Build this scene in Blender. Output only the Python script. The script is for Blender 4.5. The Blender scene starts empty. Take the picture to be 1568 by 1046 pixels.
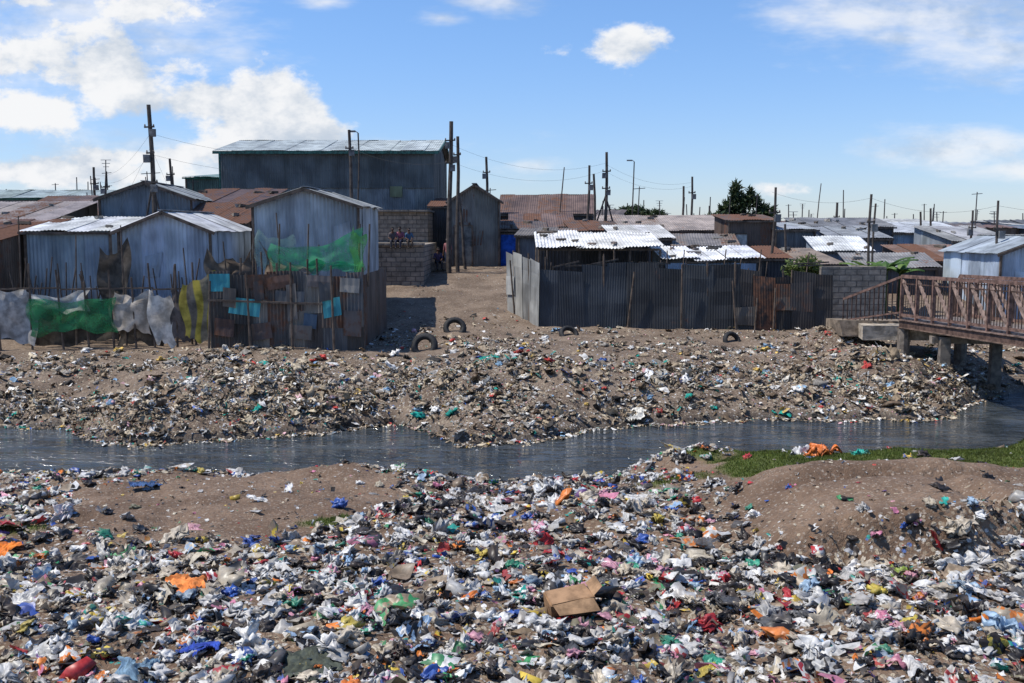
import bpy, bmesh, math, random
import numpy as np
from mathutils import Vector, Matrix
random.seed(7); rng=np.random.default_rng(11)
S=bpy.context.scene
COL=S.collection
S.view_settings.view_transform='Standard'; S.view_settings.look='None'; S.view_settings.exposure=0

# ---------------------------------------------------------------- materials
class NT:
    def __init__(s,nt): s.t=nt
    def n(s,typ,ins=None,**kw):
        nd=s.t.nodes.new(typ)
        for k,v in kw.items(): setattr(nd,k,v)
        if ins:
            for k,v in ins.items():
                sock=nd.inputs[k]
                if isinstance(v,bpy.types.NodeSocket): s.t.links.new(v,sock)
                else: sock.default_value=v
        return nd
    def m(s,op,a,b=0.0,c=None):
        i={0:a,1:b}
        if c is not None: i[2]=c
        return s.n('ShaderNodeMath',i,operation=op).outputs[0]
    def mix(s,f,a,b,mode='MIX'):
        nd=s.t.nodes.new('ShaderNodeMix'); nd.data_type='RGBA'; nd.blend_type=mode
        for k,v in ((0,f),(6,a),(7,b)):
            if isinstance(v,bpy.types.NodeSocket): s.t.links.new(v,nd.inputs[k])
            else: nd.inputs[k].default_value=v if k==0 else (v[0],v[1],v[2],1)
        return nd.outputs[2]
    def rng(s,v,a,b,c=0.0,d=1.0,smooth=True):
        nd=s.n('ShaderNodeMapRange',{0:v,1:a,2:b,3:c,4:d})
        if smooth: nd.interpolation_type='SMOOTHSTEP'
        return nd.outputs[0]
    def noise(s,vec,scale,detail=4,rough=.55):
        return s.n('ShaderNodeTexNoise',{'Vector':vec,'Scale':scale,'Detail':detail,'Roughness':rough})
    def scale(s,vec,x,y,z):
        return s.n('ShaderNodeMapping',{'Vector':vec,'Scale':(x,y,z)}).outputs[0]
def newmat(name):
    m=bpy.data.materials.new(name); m.use_nodes=True; m.node_tree.nodes.clear()
    N=NT(m.node_tree); out=N.n('ShaderNodeOutputMaterial')
    return m,N,out
def link(N,a,b): N.t.links.new(a,b)

def mat_tin():
    m,N,o=newmat('corrugated_tin')
    pos=N.n('ShaderNodeNewGeometry').outputs['Position']
    at=N.n('ShaderNodeAttribute',attribute_name='col')
    n1=N.noise(N.scale(pos,1,1,.22),2.2,4,.65).outputs[0]
    n2=N.noise(pos,5,4,.6).outputs[0]
    n3=N.noise(pos,.9,2).outputs[0]
    v=N.m('ADD',N.m('MULTIPLY',n1,.6),N.m('MULTIPLY',n2,.4))
    mask=N.rng(N.m('ADD',v,at.outputs['Alpha']),.93,1.10)
    rust=N.mix(n2,(.06,.03,.02),(.20,.095,.055))
    dirt=N.rng(N.m('ADD',N.m('MULTIPLY',n1,.5),N.m('MULTIPLY',n3,.5)),.35,.65,.55,1.15)
    base=N.mix(1.0,at.outputs['Color'],N.n('ShaderNodeCombineColor',{0:dirt,1:dirt,2:dirt}).outputs[0],'MULTIPLY')
    c=N.mix(mask,base,rust)
    r=N.rng(mask,0,1,.55,.9)
    p=N.n('ShaderNodeBsdfPrincipled',{'Base Color':c,'Roughness':r,'Metallic':.1,'Specular IOR Level':.3})
    link(N,p.outputs[0],o.inputs[0]); return m
def mat_attr(name,rough=.6,spec=.3,transl=0,var=.25,scale=6,metal=0,print2=False,bump=.2,det=4,soil=0):
    m,N,o=newmat(name)
    pos=N.n('ShaderNodeNewGeometry').outputs['Position']
    c=N.n('ShaderNodeAttribute',attribute_name='col').outputs['Color']
    if print2:
        c2=N.n('ShaderNodeAttribute',attribute_name='col2').outputs['Color']
        nn=N.n('ShaderNodeTexVoronoi',{'Vector':pos,'Scale':21.0})
        k=N.n('ShaderNodeSeparateColor',{0:nn.outputs['Color']}).outputs[0]
        c=N.mix(N.rng(k,.58,.62,smooth=False),c,c2)
    n=N.noise(pos,scale,det,.6).outputs[0]
    d=N.rng(n,.3,.7,1-var,1+var*.5)
    c=N.mix(1.0,c,N.n('ShaderNodeCombineColor',{0:d,1:d,2:d}).outputs[0],'MULTIPLY')
    if soil>0:
        c=N.mix(N.rng(N.noise(pos,3.5,3,.65).outputs[0],.42,.66,.04,soil),c,(.15,.105,.07))
    ins={'Base Color':c,'Roughness':rough,'Metallic':metal,'Specular IOR Level':spec}
    if bump>0: ins['Normal']=N.n('ShaderNodeBump',{'Height':n,'Strength':bump,'Distance':.03}).outputs[0]
    p=N.n('ShaderNodeBsdfPrincipled',ins)
    s=p.outputs[0]
    if transl>0:
        t=N.n('ShaderNodeBsdfTranslucent',{'Color':c})
        s=N.n('ShaderNodeMixShader',{0:transl,1:s,2:t.outputs[0]}).outputs[0]
    link(N,s,o.inputs[0]); return m
def mat_block():
    m,N,o=newmat('stone_blocks')
    pos=N.n('ShaderNodeNewGeometry').outputs['Position']
    sp=N.n('ShaderNodeSeparateXYZ',{0:pos})
    v=N.n('ShaderNodeCombineXYZ',{0:N.m('ADD',sp.outputs[0],sp.outputs[1]),1:sp.outputs[2],2:0.0}).outputs[0]
    br=N.n('ShaderNodeTexBrick',{'Vector':v,'Color1':(.34,.28,.22,1),'Color2':(.22,.19,.155,1),'Mortar':(.13,.115,.10,1),'Scale':1.0,'Mortar Size':.02,'Brick Width':.42,'Row Height':.21,'Bias':0.0})
    n=N.noise(pos,3,5,.65).outputs[0]
    d=N.rng(n,.3,.7,.6,1.2)
    c=N.mix(1.0,br.outputs[0],N.n('ShaderNodeCombineColor',{0:d,1:d,2:d}).outputs[0],'MULTIPLY')
    b=N.n('ShaderNodeBump',{'Height':N.m('ADD',n,N.m('MULTIPLY',br.outputs[1],-1.0)),'Strength':.6,'Distance':.03})
    p=N.n('ShaderNodeBsdfPrincipled',{'Base Color':c,'Roughness':.9,'Normal':b.outputs[0]})
    link(N,p.outputs[0],o.inputs[0]); return m
def mat_net():
    m,N,o=newmat('shade_net')
    pos=N.n('ShaderNodeNewGeometry').outputs['Position']
    c=N.n('ShaderNodeAttribute',attribute_name='col').outputs['Color']
    n=N.noise(pos,2.5,4,.6).outputs[0]
    p=N.n('ShaderNodeBsdfPrincipled',{'Base Color':c,'Roughness':.6})
    t=N.n('ShaderNodeBsdfTranslucent',{'Color':c})
    a=N.n('ShaderNodeMixShader',{0:.45,1:p.outputs[0],2:t.outputs[0]})
    tr=N.n('ShaderNodeBsdfTransparent')
    s=N.n('ShaderNodeMixShader',{0:N.rng(n,.35,.65,.40,.9),1:tr.outputs[0],2:a.outputs[0]})
    link(N,s.outputs[0],o.inputs[0]); return m
TIN=mat_tin(); BLOCK=mat_block(); NET=mat_net()
WOOD=mat_attr('weathered_wood',.85,.2,0,.5,4,bump=0)
CLOTH=mat_attr('cloth',.85,.1,.2,.5,3)
TRASH=mat_attr('litter_plastic',.42,.45,.12,.4,14,print2=True,bump=0,det=2,soil=.4)
RAG=mat_attr('litter_rag',.8,.2,0,.5,12,print2=True,bump=0,det=2)
RUBBER=mat_attr('rubber',.7,.3,0,.4,12,bump=0)
METAL=mat_attr('painted_metal',.65,.3,0,.6,7,.05,bump=0)
CONC=mat_attr('concrete',.9,.2,0,.5,5,bump=.5)
LEAF=mat_attr('leaf',.55,.3,.3,.4,3,bump=0,det=1)
SKIN=mat_attr('skin_and_fabric',.75,.2,0,.15,9,bump=0)

# ---------------------------------------------------------------- mesh builder
class MB:
    def __init__(s): s.V=[];s.F=[];s.C=[];s.M=[]
    def add(s,vs,fs,col,mi=0):
        b=len(s.V)
        if len(col)==3: col=(*col,0.0)
        s.V+= [tuple(v) for v in vs]; s.C+=[col]*len(vs)
        s.F+= [tuple(b+i for i in f) for f in fs]; s.M+=[mi]*len(fs)
    def box(s,c,sz,col,mi=0,rz=0,jit=0):
        x,y,z=[k/2 for k in sz]; cs,sn=math.cos(rz),math.sin(rz); vs=[]
        for dz in(-z,z):
            for dx,dy in((-x,-y),(x,-y),(x,y),(-x,y)):
                dx+=random.uniform(-jit,jit); dy+=random.uniform(-jit,jit)
                vs.append((c[0]+dx*cs-dy*sn,c[1]+dx*sn+dy*cs,c[2]+dz+random.uniform(-jit,jit)))
        s.add(vs,[(3,2,1,0),(4,5,6,7),(0,1,5,4),(1,2,6,5),(2,3,7,6),(3,0,4,7)],col,mi)
    def beam(s,p0,p1,w,h,col,mi=0):
        p0=Vector(p0);p1=Vector(p1);d=(p1-p0).normalized()
        up=Vector((0,0,1)) if abs(d.z)<.95 else Vector((0,1,0))
        a=d.cross(up).normalized()*w/2; b=a.cross(d).normalized()*h/2
        vs=[p+q for p in(p0,p1) for q in(-a-b,a-b,a+b,-a+b)]
        s.add(vs,[(3,2,1,0),(4,5,6,7),(0,1,5,4),(1,2,6,5),(2,3,7,6),(3,0,4,7)],col,mi)
    def tube(s,pts,rs,col,mi=0,n=8):
        vs=[];fs=[]
        for i,p in enumerate(pts):
            p=Vector(p); d=(Vector(pts[min(i+1,len(pts)-1)])-Vector(pts[max(i-1,0)])).normalized()
            up=Vector((0,0,1)) if abs(d.z)<.9 else Vector((0,1,0))
            a=d.cross(up).normalized(); b=a.cross(d).normalized()
            for k in range(n):
                t=2*math.pi*k/n; vs.append(p+(a*math.cos(t)+b*math.sin(t))*rs[i])
        for i in range(len(pts)-1):
            for k in range(n):
                k2=(k+1)%n; fs.append((i*n+k,i*n+k2,(i+1)*n+k2,(i+1)*n+k))
        fs.append(tuple(range(n))[::-1]); fs.append(tuple((len(pts)-1)*n+k for k in range(n)))
        s.add(vs,fs,col,mi)
    def sheet(s,A,B,C,D,col,mi=0,wl=.14,amp=.013,off=0.0,rows=2):
        A,B,C,D=map(Vector,(A,B,C,D)); L=(B-A).length
        nr=(B-A).cross(D-A).normalized(); n=max(3,min(160,int(L/(wl/4))))
        vs=[];fs=[]
        ph=random.uniform(0,6); wav=[random.uniform(-.03,.03) for _ in range(rows+1)]
        for j in range(rows+1):
            t=j/rows
            for i in range(n+1):
                q=i/n
                p=(A.lerp(B,q)).lerp(D.lerp(C,q),t)
                vs.append(p+nr*(off+amp*math.sin(2*math.pi*q*L/wl+ph)+wav[j]*math.sin(q*3)))
        for j in range(rows):
            for i in range(n):
                a=j*(n+1)+i; fs.append((a,a+1,a+n+2,a+n+1))
        s.add(vs,fs,col,mi)
    def panels(s,A,B,C,D,col,rust=.2,mi=0,pw=.85,jit=.16,rag=.03,wl=.13,amp=.012,rj=.15):
        A,B,C,D=map(Vector,(A,B,C,D)); L=(B-A).length; n=max(1,round(L/pw))
        up=(D-A).normalized()
        for i in range(n):
            q0=max(0,i/n-.015); q1=min(1,(i+1)/n+.015)
            k=1+random.uniform(-jit,jit); kb=random.uniform(-jit,jit)*.25
            c=(max(0,col[0]*k),max(0,col[1]*k),max(0,col[2]*(k+kb)),max(0,rust+random.uniform(-rj,rj)))
            r1=random.uniform(-rag,rag); r2=r1+random.uniform(-rag,rag)*.5
            s.sheet(A.lerp(B,q0)+up*r1*.3,A.lerp(B,q1)+up*r2*.3,D.lerp(C,q1)+up*r2,D.lerp(C,q0)+up*r1,c,mi,wl,amp,off=(i%2)*.014+random.uniform(0,.008))
    def obj(s,name,mats,parent=None,smooth=False):
        me=bpy.data.meshes.new(name); me.from_pydata(s.V,[],s.F)
        for m in mats: me.materials.append(m)
        me.polygons.foreach_set('material_index',s.M)
        if smooth: me.polygons.foreach_set('use_smooth',[True]*len(s.F))
        a=me.color_attributes.new('col','FLOAT_COLOR','POINT')
        a.data.foreach_set('color',np.array(s.C,dtype=np.float32).ravel())
        me.update(); o=bpy.data.objects.new(name,me); COL.objects.link(o)
        if parent: o.parent=parent
        return o
def empty(name,loc=(0,0,0)):
    e=bpy.data.objects.new(name,None); e.location=loc; COL.objects.link(e); return e

# ---------------------------------------------------------------- terrain function
def hsh(ix,iy,s):
    n=(ix*374761393+iy*668265263+s*1274126177)&0xffffffff
    n=((n^(n>>13))*1274126177)&0xffffffff
    return (n^(n>>16))/4294967296.0
def vn(x,y,s=0):
    x=np.asarray(x,float);y=np.asarray(y,float)
    ix=np.floor(x).astype(np.int64);iy=np.floor(y).astype(np.int64)
    fx=x-ix;fy=y-iy;fx=fx*fx*(3-2*fx);fy=fy*fy*(3-2*fy)
    a=hsh(ix,iy,s);b=hsh(ix+1,iy,s);c=hsh(ix,iy+1,s);d=hsh(ix+1,iy+1,s)
    return (a+(b-a)*fx)+((c+(d-c)*fx)-(a+(b-a)*fx))*fy
def fbm(x,y,s=0,o=4):
    r=0;a=.5;t=0
    for i in range(o): r=r+a*vn(x*2**i,y*2**i,s+i*17);t+=a;a*=.5
    return r/t-.5
def ss(x,a,b): 
    t=np.clip((x-a)/(b-a),0,1); return t*t*(3-2*t)
def bump(x,y,cx,cy,rx,ry): 
    r=np.sqrt(((x-cx)/rx)**2+((y-cy)/ry)**2); return 1-ss(r,0,1)
def yn(x): 
    return np.interp(x,[-60,-12,-9,-6.9,-3,-.4,1.9,2.8,4.5,8,12,16,60],[21,19.6,19.1,19.2,18.9,18.5,19.0,19.9,20.3,20.0,20.6,22.4,26])+fbm(x*.9,x*0+3,5)*.5
def yf(x):
    return .30+np.interp(x,[-60,-20,-12.2,-10.8,-9.3,-8.6,-7,-4.4,-2.9,-2,-1.2,.7,1.8,3.4,6.8,10.2,11.2,12.2,13.5,15.3,25,60],
      [27,25.2,24.0,23.8,22.3,21.8,22.1,23.1,24.4,23.4,21.7,22.2,23.6,24.2,24.8,24.8,25.2,26.6,28.0,29.3,32.5,40])+fbm(x*1.3,x*0+9,8)*.6
def TZ(x,y):
    x=np.asarray(x,float);y=np.asarray(y,float)
    n=yn(x);f=yf(x)
    d=n-y
    zn=np.interp(d,[-1.2,-.3,0,.25,.8,2,3.2,6,10,15],[-.5,-.2,-.02,.10,.20,.42,.66,.95,1.15,1.4])
    zn=zn+.22*ss(x,2.6,4.2)*ss(d,0,.7)*(1-ss(d,2.5,5.5))
    zn=zn+.42*bump(x,y,-2.6,16.9,2.8,1.7)+.12*bump(x,y,-6.5,16.8,2.5,2)
    md=ss(x,2.5,4.0)*ss(y+fbm(x*.8,x*0,3)*1.8,10.8,11.25)*(1-ss(y,13.5,16.2))
    zn=zn+.55*md
    zn=zn-.5*bump(x,y,7.6,12.3,1.4,.8)-.24*bump(x,y,5.2,13.2,2.6,.45)-.16*bump(x,y,3.6,15.2,1.8,.4)-.2*bump(x,y,5.6,12.0,.35,1.6)
    zn=zn+1.15*bump(x,y,11.9,19.3,2.4,2.1)
    zn=zn+.34*bump(x,y,3.1,18.4,1.4,.9)
    zn=zn+.16*bump(x,y,-7.5,13,2.5,1.5)+.14*bump(x,y,1,13.5,2.2,1.2)
    zn=zn+ss(d,0,1)*(fbm(x*.55,y*.55,21)*.35+fbm(x*2.2,y*2.2,31)*.15)
    e=y-f
    zf=np.interp(e,[-1.2,-.3,0,.2,1,2.5,5,9],[-.5,-.2,-.02,.16,.38,.62,.84,1.16])
    zf=np.where(y>34,np.maximum(zf,0)+np.interp(y,[34,36,44,50,58],[0,.1,1.2,1.8,2.0]),zf)
    lump=ss(e,0,1.2)*(1-ss(y,27.5,30.5))
    zf=zf+lump*(fbm(x*.5,y*.7,41)*.5+np.abs(fbm(x*1.5,y*1.5,47))*.5)
    zf=zf+.42*bump(x,y,1.0,26.4,5.0,1.8)+.28*bump(x,y,-6,24.8,4,1.5)
    zf=zf+.70*bump(x,y,10.3,28.6,2.4,2.2)+.5*bump(x,y,10.6,32.9,2.4,2.0)+.4*bump(x,y,16.5,31.5,3,2)-.35*bump(x,y,12.8,30.0,1.3,1.3)
    zf=zf+.35*bump(x,y,12.2,28.2,1.3,1.0)
    zf=zf-.2*bump(x,y,-11,26.3,4,1.6)
    zf=zf+ss(e,0,1)*fbm(x*2,y*2,51)*.12
    mid=(n+f)/2
    return np.where(y<mid,zn,zf)
def tz(x,y): return float(TZ(x,y))
def trashmask(x,y):
    n=yn(x);f=yf(x);d=n-y;e=y-f
    w=fbm(x*.7,y*.7,61,3)*2.2
    near=np.ones_like(x)*.55
    near=np.where(y+w<11.2,1.0,near)
    near=near*(1-.96*ss(1-np.sqrt(((x+4.1+w*.5)/3.1)**2+((y-14.7-w*.6)/3.1)**2),0,.25))
    near=near*(1-.98*ss(x,2.6,3.3)*ss(y+w*.3,10.9,11.4)*(1-ss(y,22,23)))
    near=np.maximum(near,.95*bump(x,y,11.9,19.3,2.6,2.4))
    near=np.maximum(near,.9*bump(x,y,3.0,18.5,1.4,1.0)*(d>0))
    near=near*(1-.7*bump(x,y,-2.6,17.6,2.8,1.0))
    near=near*(1-.8*bump(x,y,5.6,8.7,1.4,.5))
    near=np.where(d<0,0,near)
    far=.5+.5*ss(w,-.5,.1)
    far=far*(1-.93*bump(x,y,-11.5,27.0,6.5,1.7))*(1-.5*ss(y,27.8,29.6))*(1-.55*ss(y,28.5,31)*(1-ss(w,-.15,.2)))
    far=far*(1-.45*ss(y,32,34.5))*(1-.6*ss(y,34.5,37))*(1-ss(y,46,58))
    for tx_,ty_ in((-2.0,35.0),(-2.75,31.4),(1.95,34.2),(7.3,33.2)): far=far*(1-ss(1-np.hypot(x-tx_,(y-ty_+.25))/.95,0,.3))
    far=np.where((y>36)&((x<-4.4)|(x>.4)),0,far)
    far=np.where((y>31.2)&(x<-4.7),0,far)
    far=np.where(e<0,0,far)
    return np.where(y<(n+f)/2,near,far)
def grassmask(x,y):
    d=yn(x)-y; w=fbm(x*1.5,y*1.5,71,3)
    g=ss(x+w*2,3.3,3.9)*ss(d,.02,.15)*ss(y+w*1.6,15.5,16.4)*(1-bump(x,y,11.8,19.3,2.2,2.0))*1.3
    g=np.maximum(g,bump(x,y,-2.1,18.1,2.2,.7)*1.4)
    g=np.maximum(g,bump(x,y,-7.2,18.3,1.7,.7)*1.3)
    g=np.maximum(g,bump(x,y,-2.4,13.0,.55,.5)*1.8)
    g=np.maximum(g,bump(x,y,2.7,16.2,.9,.5)*1.2)
    g=np.maximum(g,bump(x,y,-6.2,12.3,.5,.3)*1.2)
    return np.clip(g,0,1)*ss(w,-.40,-.26)*(d>0.03)

xs=np.arange(-22,22.01,.14); g=22*1.22**np.arange(1,20); xs=np.concatenate([-g[::-1],xs,g])
ys=np.concatenate([np.arange(-30,4,2.0),np.arange(4,38,.1),np.arange(38,62,.5),62*1.2**np.arange(0,22)])
X,Y=np.meshgrid(xs,ys); Z=TZ(X,Y)
nx,ny=len(xs),len(ys)
def mesh_np(name,V,F,mats,attrs=None,smooth=False):
    me=bpy.data.meshes.new(name); k=F.shape[1]
    me.vertices.add(len(V)); me.vertices.foreach_set('co',V.astype(np.float32).ravel())
    me.loops.add(F.size); me.loops.foreach_set('vertex_index',F.astype(np.int32).ravel())
    me.polygons.add(len(F)); me.polygons.foreach_set('loop_start',np.arange(0,F.size,k,dtype=np.int32))
    me.polygons.foreach_set('loop_total',np.full(len(F),k,dtype=np.int32))
    if smooth: me.polygons.foreach_set('use_smooth',np.ones(len(F),dtype=bool))
    for m in mats: me.materials.append(m)
    me.update(calc_edges=True)
    for nm,arr in (attrs or {}).items():
        a=me.color_attributes.new(nm,'FLOAT_COLOR','POINT'); a.data.foreach_set('color',arr.astype(np.float32).ravel())
    o=bpy.data.objects.new(name,me); COL.objects.link(o); return o
i=np.arange(nx*ny).reshape(ny,nx)
F=np.stack([i[:-1,:-1],i[:-1,1:],i[1:,1:],i[1:,:-1]],-1).reshape(-1,4)
T=trashmask(X,Y); G=grassmask(X,Y)
wet=np.exp(-((Z)/.13)**2)*(Y<33); farside=(Y>(yn(X)+yf(X))/2).astype(float)
A=np.stack([T,G,wet,farside],-1).reshape(-1,4)
def mat_ground():
    m,N,o=newmat('ground_dirt_and_litter')
    pos=N.n('ShaderNodeNewGeometry').outputs['Position']
    at=N.n('ShaderNodeAttribute',attribute_name='mask')
    sp=N.n('ShaderNodeSeparateColor',{0:at.outputs['Color']})
    t,g,w=sp.outputs; fs=at.outputs['Alpha']
    n1=N.noise(pos,.8,4,.6).outputs[0]; n2=N.noise(pos,8,5,.7).outputs[0]; n3=N.noise(pos,45,2,.6).outputs[0]
    dn=N.mix(N.rng(n1,.35,.65),(.150,.096,.062),(.25,.170,.115))
    df=N.mix(N.rng(n1,.35,.65),(.145,.105,.075),(.27,.205,.15))
    d=N.mix(fs,dn,df)
    d=N.mix(N.rng(n2,.3,.7,.0,.55),d,(.085,.057,.04))
    def cells(sc):
        v=N.n('ShaderNodeTexVoronoi',{'Vector':pos,'Scale':sc})
        s=N.n('ShaderNodeSeparateColor',{0:v.outputs['Color']})
        return v,s
    v,s=cells(17.0)
    rmp=N.n('ShaderNodeValToRGB',{0:s.outputs[0]}); cr=rmp.color_ramp; cr.interpolation='CONSTANT'
    pal=[(0,(.30,.23,.16)),(.16,(.02,.02,.022)),(.28,(.6,.58,.54)),(.38,(.16,.12,.09)),(.52,(.42,.35,.25)),(.70,(.25,.22,.18)),(.80,(.66,.65,.63)),(.87,(.04,.3,.27)),(.88,(.5,.08,.06)),(.89,(.1,.17,.4)),(.90,(.5,.42,.3)),(.99,(.7,.35,.4))]
    cr.elements[0].position=0; cr.elements[0].color=(*pal[0][1],1); cr.elements[1].position=pal[1][0]; cr.elements[1].color=(*pal[1][1],1)
    for p,c in pal[2:]:
        e=cr.elements.new(p); e.color=(*c,1)
    lit=N.mix(N.rng(n3,.3,.7,0,.5),rmp.outputs[0],(.1,.08,.06))
    pres=N.rng(N.m('SUBTRACT',N.m('ADD',N.m('MULTIPLY',t,.9),.01),s.outputs[1]),-.02,.02)
    edge=N.rng(v.outputs['Distance'],.25,.55,1,.0)
    pres=N.m('MULTIPLY',pres,N.rng(edge,0,.5))
    c=N.mix(pres,d,lit)
    v2,s2=cells(42.0)
    peb=N.mix(s2.outputs[0],(.08,.06,.045),(.42,.35,.28))
    c=N.mix(N.m('MULTIPLY',N.rng(s2.outputs[1],.82,.88),.7),c,peb)
    gr=N.mix(n2,(.04,.065,.014),(.12,.155,.035))
    c=N.mix(N.m('MULTIPLY',g,.92),c,gr)
    c=N.mix(N.m('MULTIPLY',w,.8),c,(.035,.03,.025))
    h=N.m('ADD',N.m('MULTIPLY',n2,.8),N.m('MULTIPLY',n3,.15))
    b=N.n('ShaderNodeBump',{'Height':h,'Strength':.9,'Distance':.09})
    p=N.n('ShaderNodeBsdfPrincipled',{'Base Color':c,'Roughness':N.rng(w,0,1,.92,.4),'Specular IOR Level':.2,'Normal':b.outputs[0]})
    link(N,p.outputs[0],o.inputs[0]); return m
mesh_np('ground',np.stack([X,Y,Z],-1).reshape(-1,3),F,[mat_ground()],{'mask':A},True)

def mat_water():
    m,N,o=newmat('river_water')
    pos=N.n('ShaderNodeNewGeometry').outputs['Position']
    n=N.noise(N.scale(pos,1,1.5,1),2.6,4,.62).outputs[0]
    n2=N.noise(pos,.7,3).outputs[0]
    n3=N.noise(N.scale(pos,.5,1.6,1),1.2,3,.6).outputs[0]
    sc=N.rng(N.noise(pos,22,3,.7).outputs[0],.66,.72)
    c=N.mix(N.rng(n2,.4,.6),(.034,.040,.042),(.066,.073,.074))
    c=N.mix(N.m('MULTIPLY',sc,.6),c,(.45,.45,.43))
    b=N.n('ShaderNodeBump',{'Height':N.m('MULTIPLY',n,N.rng(n3,.4,.6,.25,1.0)),'Strength':1.0,'Distance':.20})
    p=N.n('ShaderNodeBsdfPrincipled',{'Base Color':c,'Roughness':.09,'IOR':1.38,'Specular IOR Level':.65,'Normal':b.outputs[0]})
    link(N,p.outputs[0],o.inputs[0]); return m
wx=np.linspace(-60,60,121); up=yn(wx)-.9; lo=yf(wx)+.9
V=np.concatenate([np.stack([wx,up,wx*0],-1),np.stack([wx,lo,wx*0],-1)]); k=np.arange(120)
mesh_np('river_water',V,np.stack([k,k+1,k+122,k+121],-1),[mat_water()])

# ---------------------------------------------------------------- litter
def ico(sub):
    bm=bmesh.new(); bmesh.ops.create_icosphere(bm,subdivisions=sub,radius=1)
    V=np.array([v.co[:] for v in bm.verts]); bm.verts.index_update()
    F=np.array([[v.index for v in f.verts] for f in bm.faces]); bm.free(); return V,F
def grid(n,m):
    u,v=np.meshgrid(np.linspace(-.5,.5,n),np.linspace(-.5,.5,m)); V=np.stack([u.ravel(),v.ravel(),u.ravel()*0],-1)
    i=np.arange(n*m).reshape(m,n); q=np.stack([i[:-1,:-1],i[:-1,1:],i[1:,1:],i[1:,:-1]],-1).reshape(-1,4)
    return V,np.concatenate([q[:,[0,1,2]],q[:,[0,2,3]]])
def ridge(V,f,k,r):
    s=0
    for j in range(k):
        d=r.normal(size=3); d/=np.linalg.norm(d)
        s=s+np.abs(np.sin(V@d*f*(1+.55*j)+r.uniform(0,6)))/(1+.5*j)
    return s/k
def sh_bag(sub,r):
    V,F=ico(sub); R=1.1-.95*ridge(V,2.4,3,r)-.55*ridge(V,5.5,4,r)
    if sub>3: R=R-.22*ridge(V,13,4,r)
    R=np.maximum(R,.12)
    V=V*R[:,None]; V=V*np.array([1.0,r.uniform(.45,.9),.36*r.uniform(.7,1.2)])
    V=V+.08*np.stack([np.sin(V[:,1]*13+r.uniform(0,6)),np.sin(V[:,0]*12+r.uniform(0,6)),np.sin(V[:,0]*15+V[:,1]*9)],-1)
    return V,F
def sh_sheet(n,r,amp=.2):
    V,F=grid(n,n); a=r.uniform(.5,1); V[:,1]*=a
    z=amp*ridge(V,8,5,r)*1.8+amp*.8*np.sin(V[:,0]*r.uniform(2,6)+r.uniform(0,6))
    if n>10: z=z+amp*.6*ridge(V,21,5,r)
    out=1-.4*ridge(V,4,3,r); V=V*out[:,None]
    V[:,2]=z+.035*r.normal(size=len(V))*(8/n)**.7
    V[:,0]+=.08*np.sin(V[:,1]*11+r.uniform(0,6)); V[:,1]+=.08*np.sin(V[:,0]*12+r.uniform(0,6))
    V[:,2]-=V[:,2].mean(); return V,F
def sh_flat(r):
    V,F=grid(3,3); V[:,1]*=r.uniform(.35,.9); V[:,2]=.12*r.normal(size=9); V[:,:2]+=.08*r.normal(size=(9,2)); return V,F
def sh_strip(r):
    V,F=grid(9,3); u=V[:,0].copy(); V[:,1]*=r.uniform(.06,.18); 
    V[:,1]+=.18*np.sin(u*r.uniform(3,9)+r.uniform(0,6)); V[:,2]=.12*np.sin(u*r.uniform(4,10)+r.uniform(0,6))+.04*r.normal(size=len(V)); return V,F
def sh_carton(r):
    V=np.array([(x,y,z) for z in(-.3,.3) for x,y in((-.5,-.35),(.5,-.35),(.5,.35),(-.5,.35))])*np.array([1,1,r.uniform(.2,.7)])
    V=V+.08*r.normal(size=V.shape)
    Q=[(3,2,1,0),(4,5,6,7),(0,1,5,4),(1,2,6,5),(2,3,7,6),(3,0,4,7)]
    return V,np.array([[q[0],q[1],q[2]] for q in Q]+[[q[0],q[2],q[3]] for q in Q])
def sh_bottle(r):
    prof=[(-.5,.0),(-.5,.13),(-.1,.14),(.0,.11),(.15,.14),(.3,.09),(.38,.045),(.46,.05),(.5,.0)]; n=10
    V=np.array([(p[0],p[1]*math.cos(2*math.pi*k/n),p[1]*math.sin(2*math.pi*k/n)) for p in prof for k in range(n)])
    F=[]
    for a in range(len(prof)-1):
        for k in range(n):
            q=(a*n+k,a*n+(k+1)%n,(a+1)*n+(k+1)%n,(a+1)*n+k); F+= [q[:3],(q[0],q[2],q[3])]
    return V,np.array(F)
PAL_N=[((.76,.75,.72),24),((.50,.49,.46),12),((.56,.49,.37),16),((.32,.24,.16),12),((.018,.018,.02),17),((.12,.115,.11),7),((.50,.03,.035),2.0),((.72,.26,.38),2.0),((.78,.22,.03),1.6),((.72,.52,.08),1.7),((.04,.30,.12),1.0),((.02,.32,.26),1.2),((.03,.10,.42),1.9),((.28,.45,.65),2.2),((.2,.1,.28),.5),((.2,.2,.13),2)]
PAL_P=[((.76,.76,.74),10),((.5,.04,.05),3),((.72,.25,.38),3),((.75,.22,.03),3),((.75,.55,.08),3),((.05,.32,.12),2),((.04,.12,.42),4),((.28,.45,.66),3),((.02,.33,.27),2),((.3,.24,.16),4),((.03,.03,.03),3)]
PAL_B=[((.78,.77,.74),26),((.58,.57,.54),12),((.018,.018,.02),30),((.10,.10,.10),6),((.6,.52,.40),9),((.72,.35,.44),2.4),((.04,.12,.45),1.8),((.04,.32,.2),1.3),((.75,.2,.03),1.5),((.55,.04,.05),1.3),((.7,.55,.1),1.3),((.35,.5,.65),2)]
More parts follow.
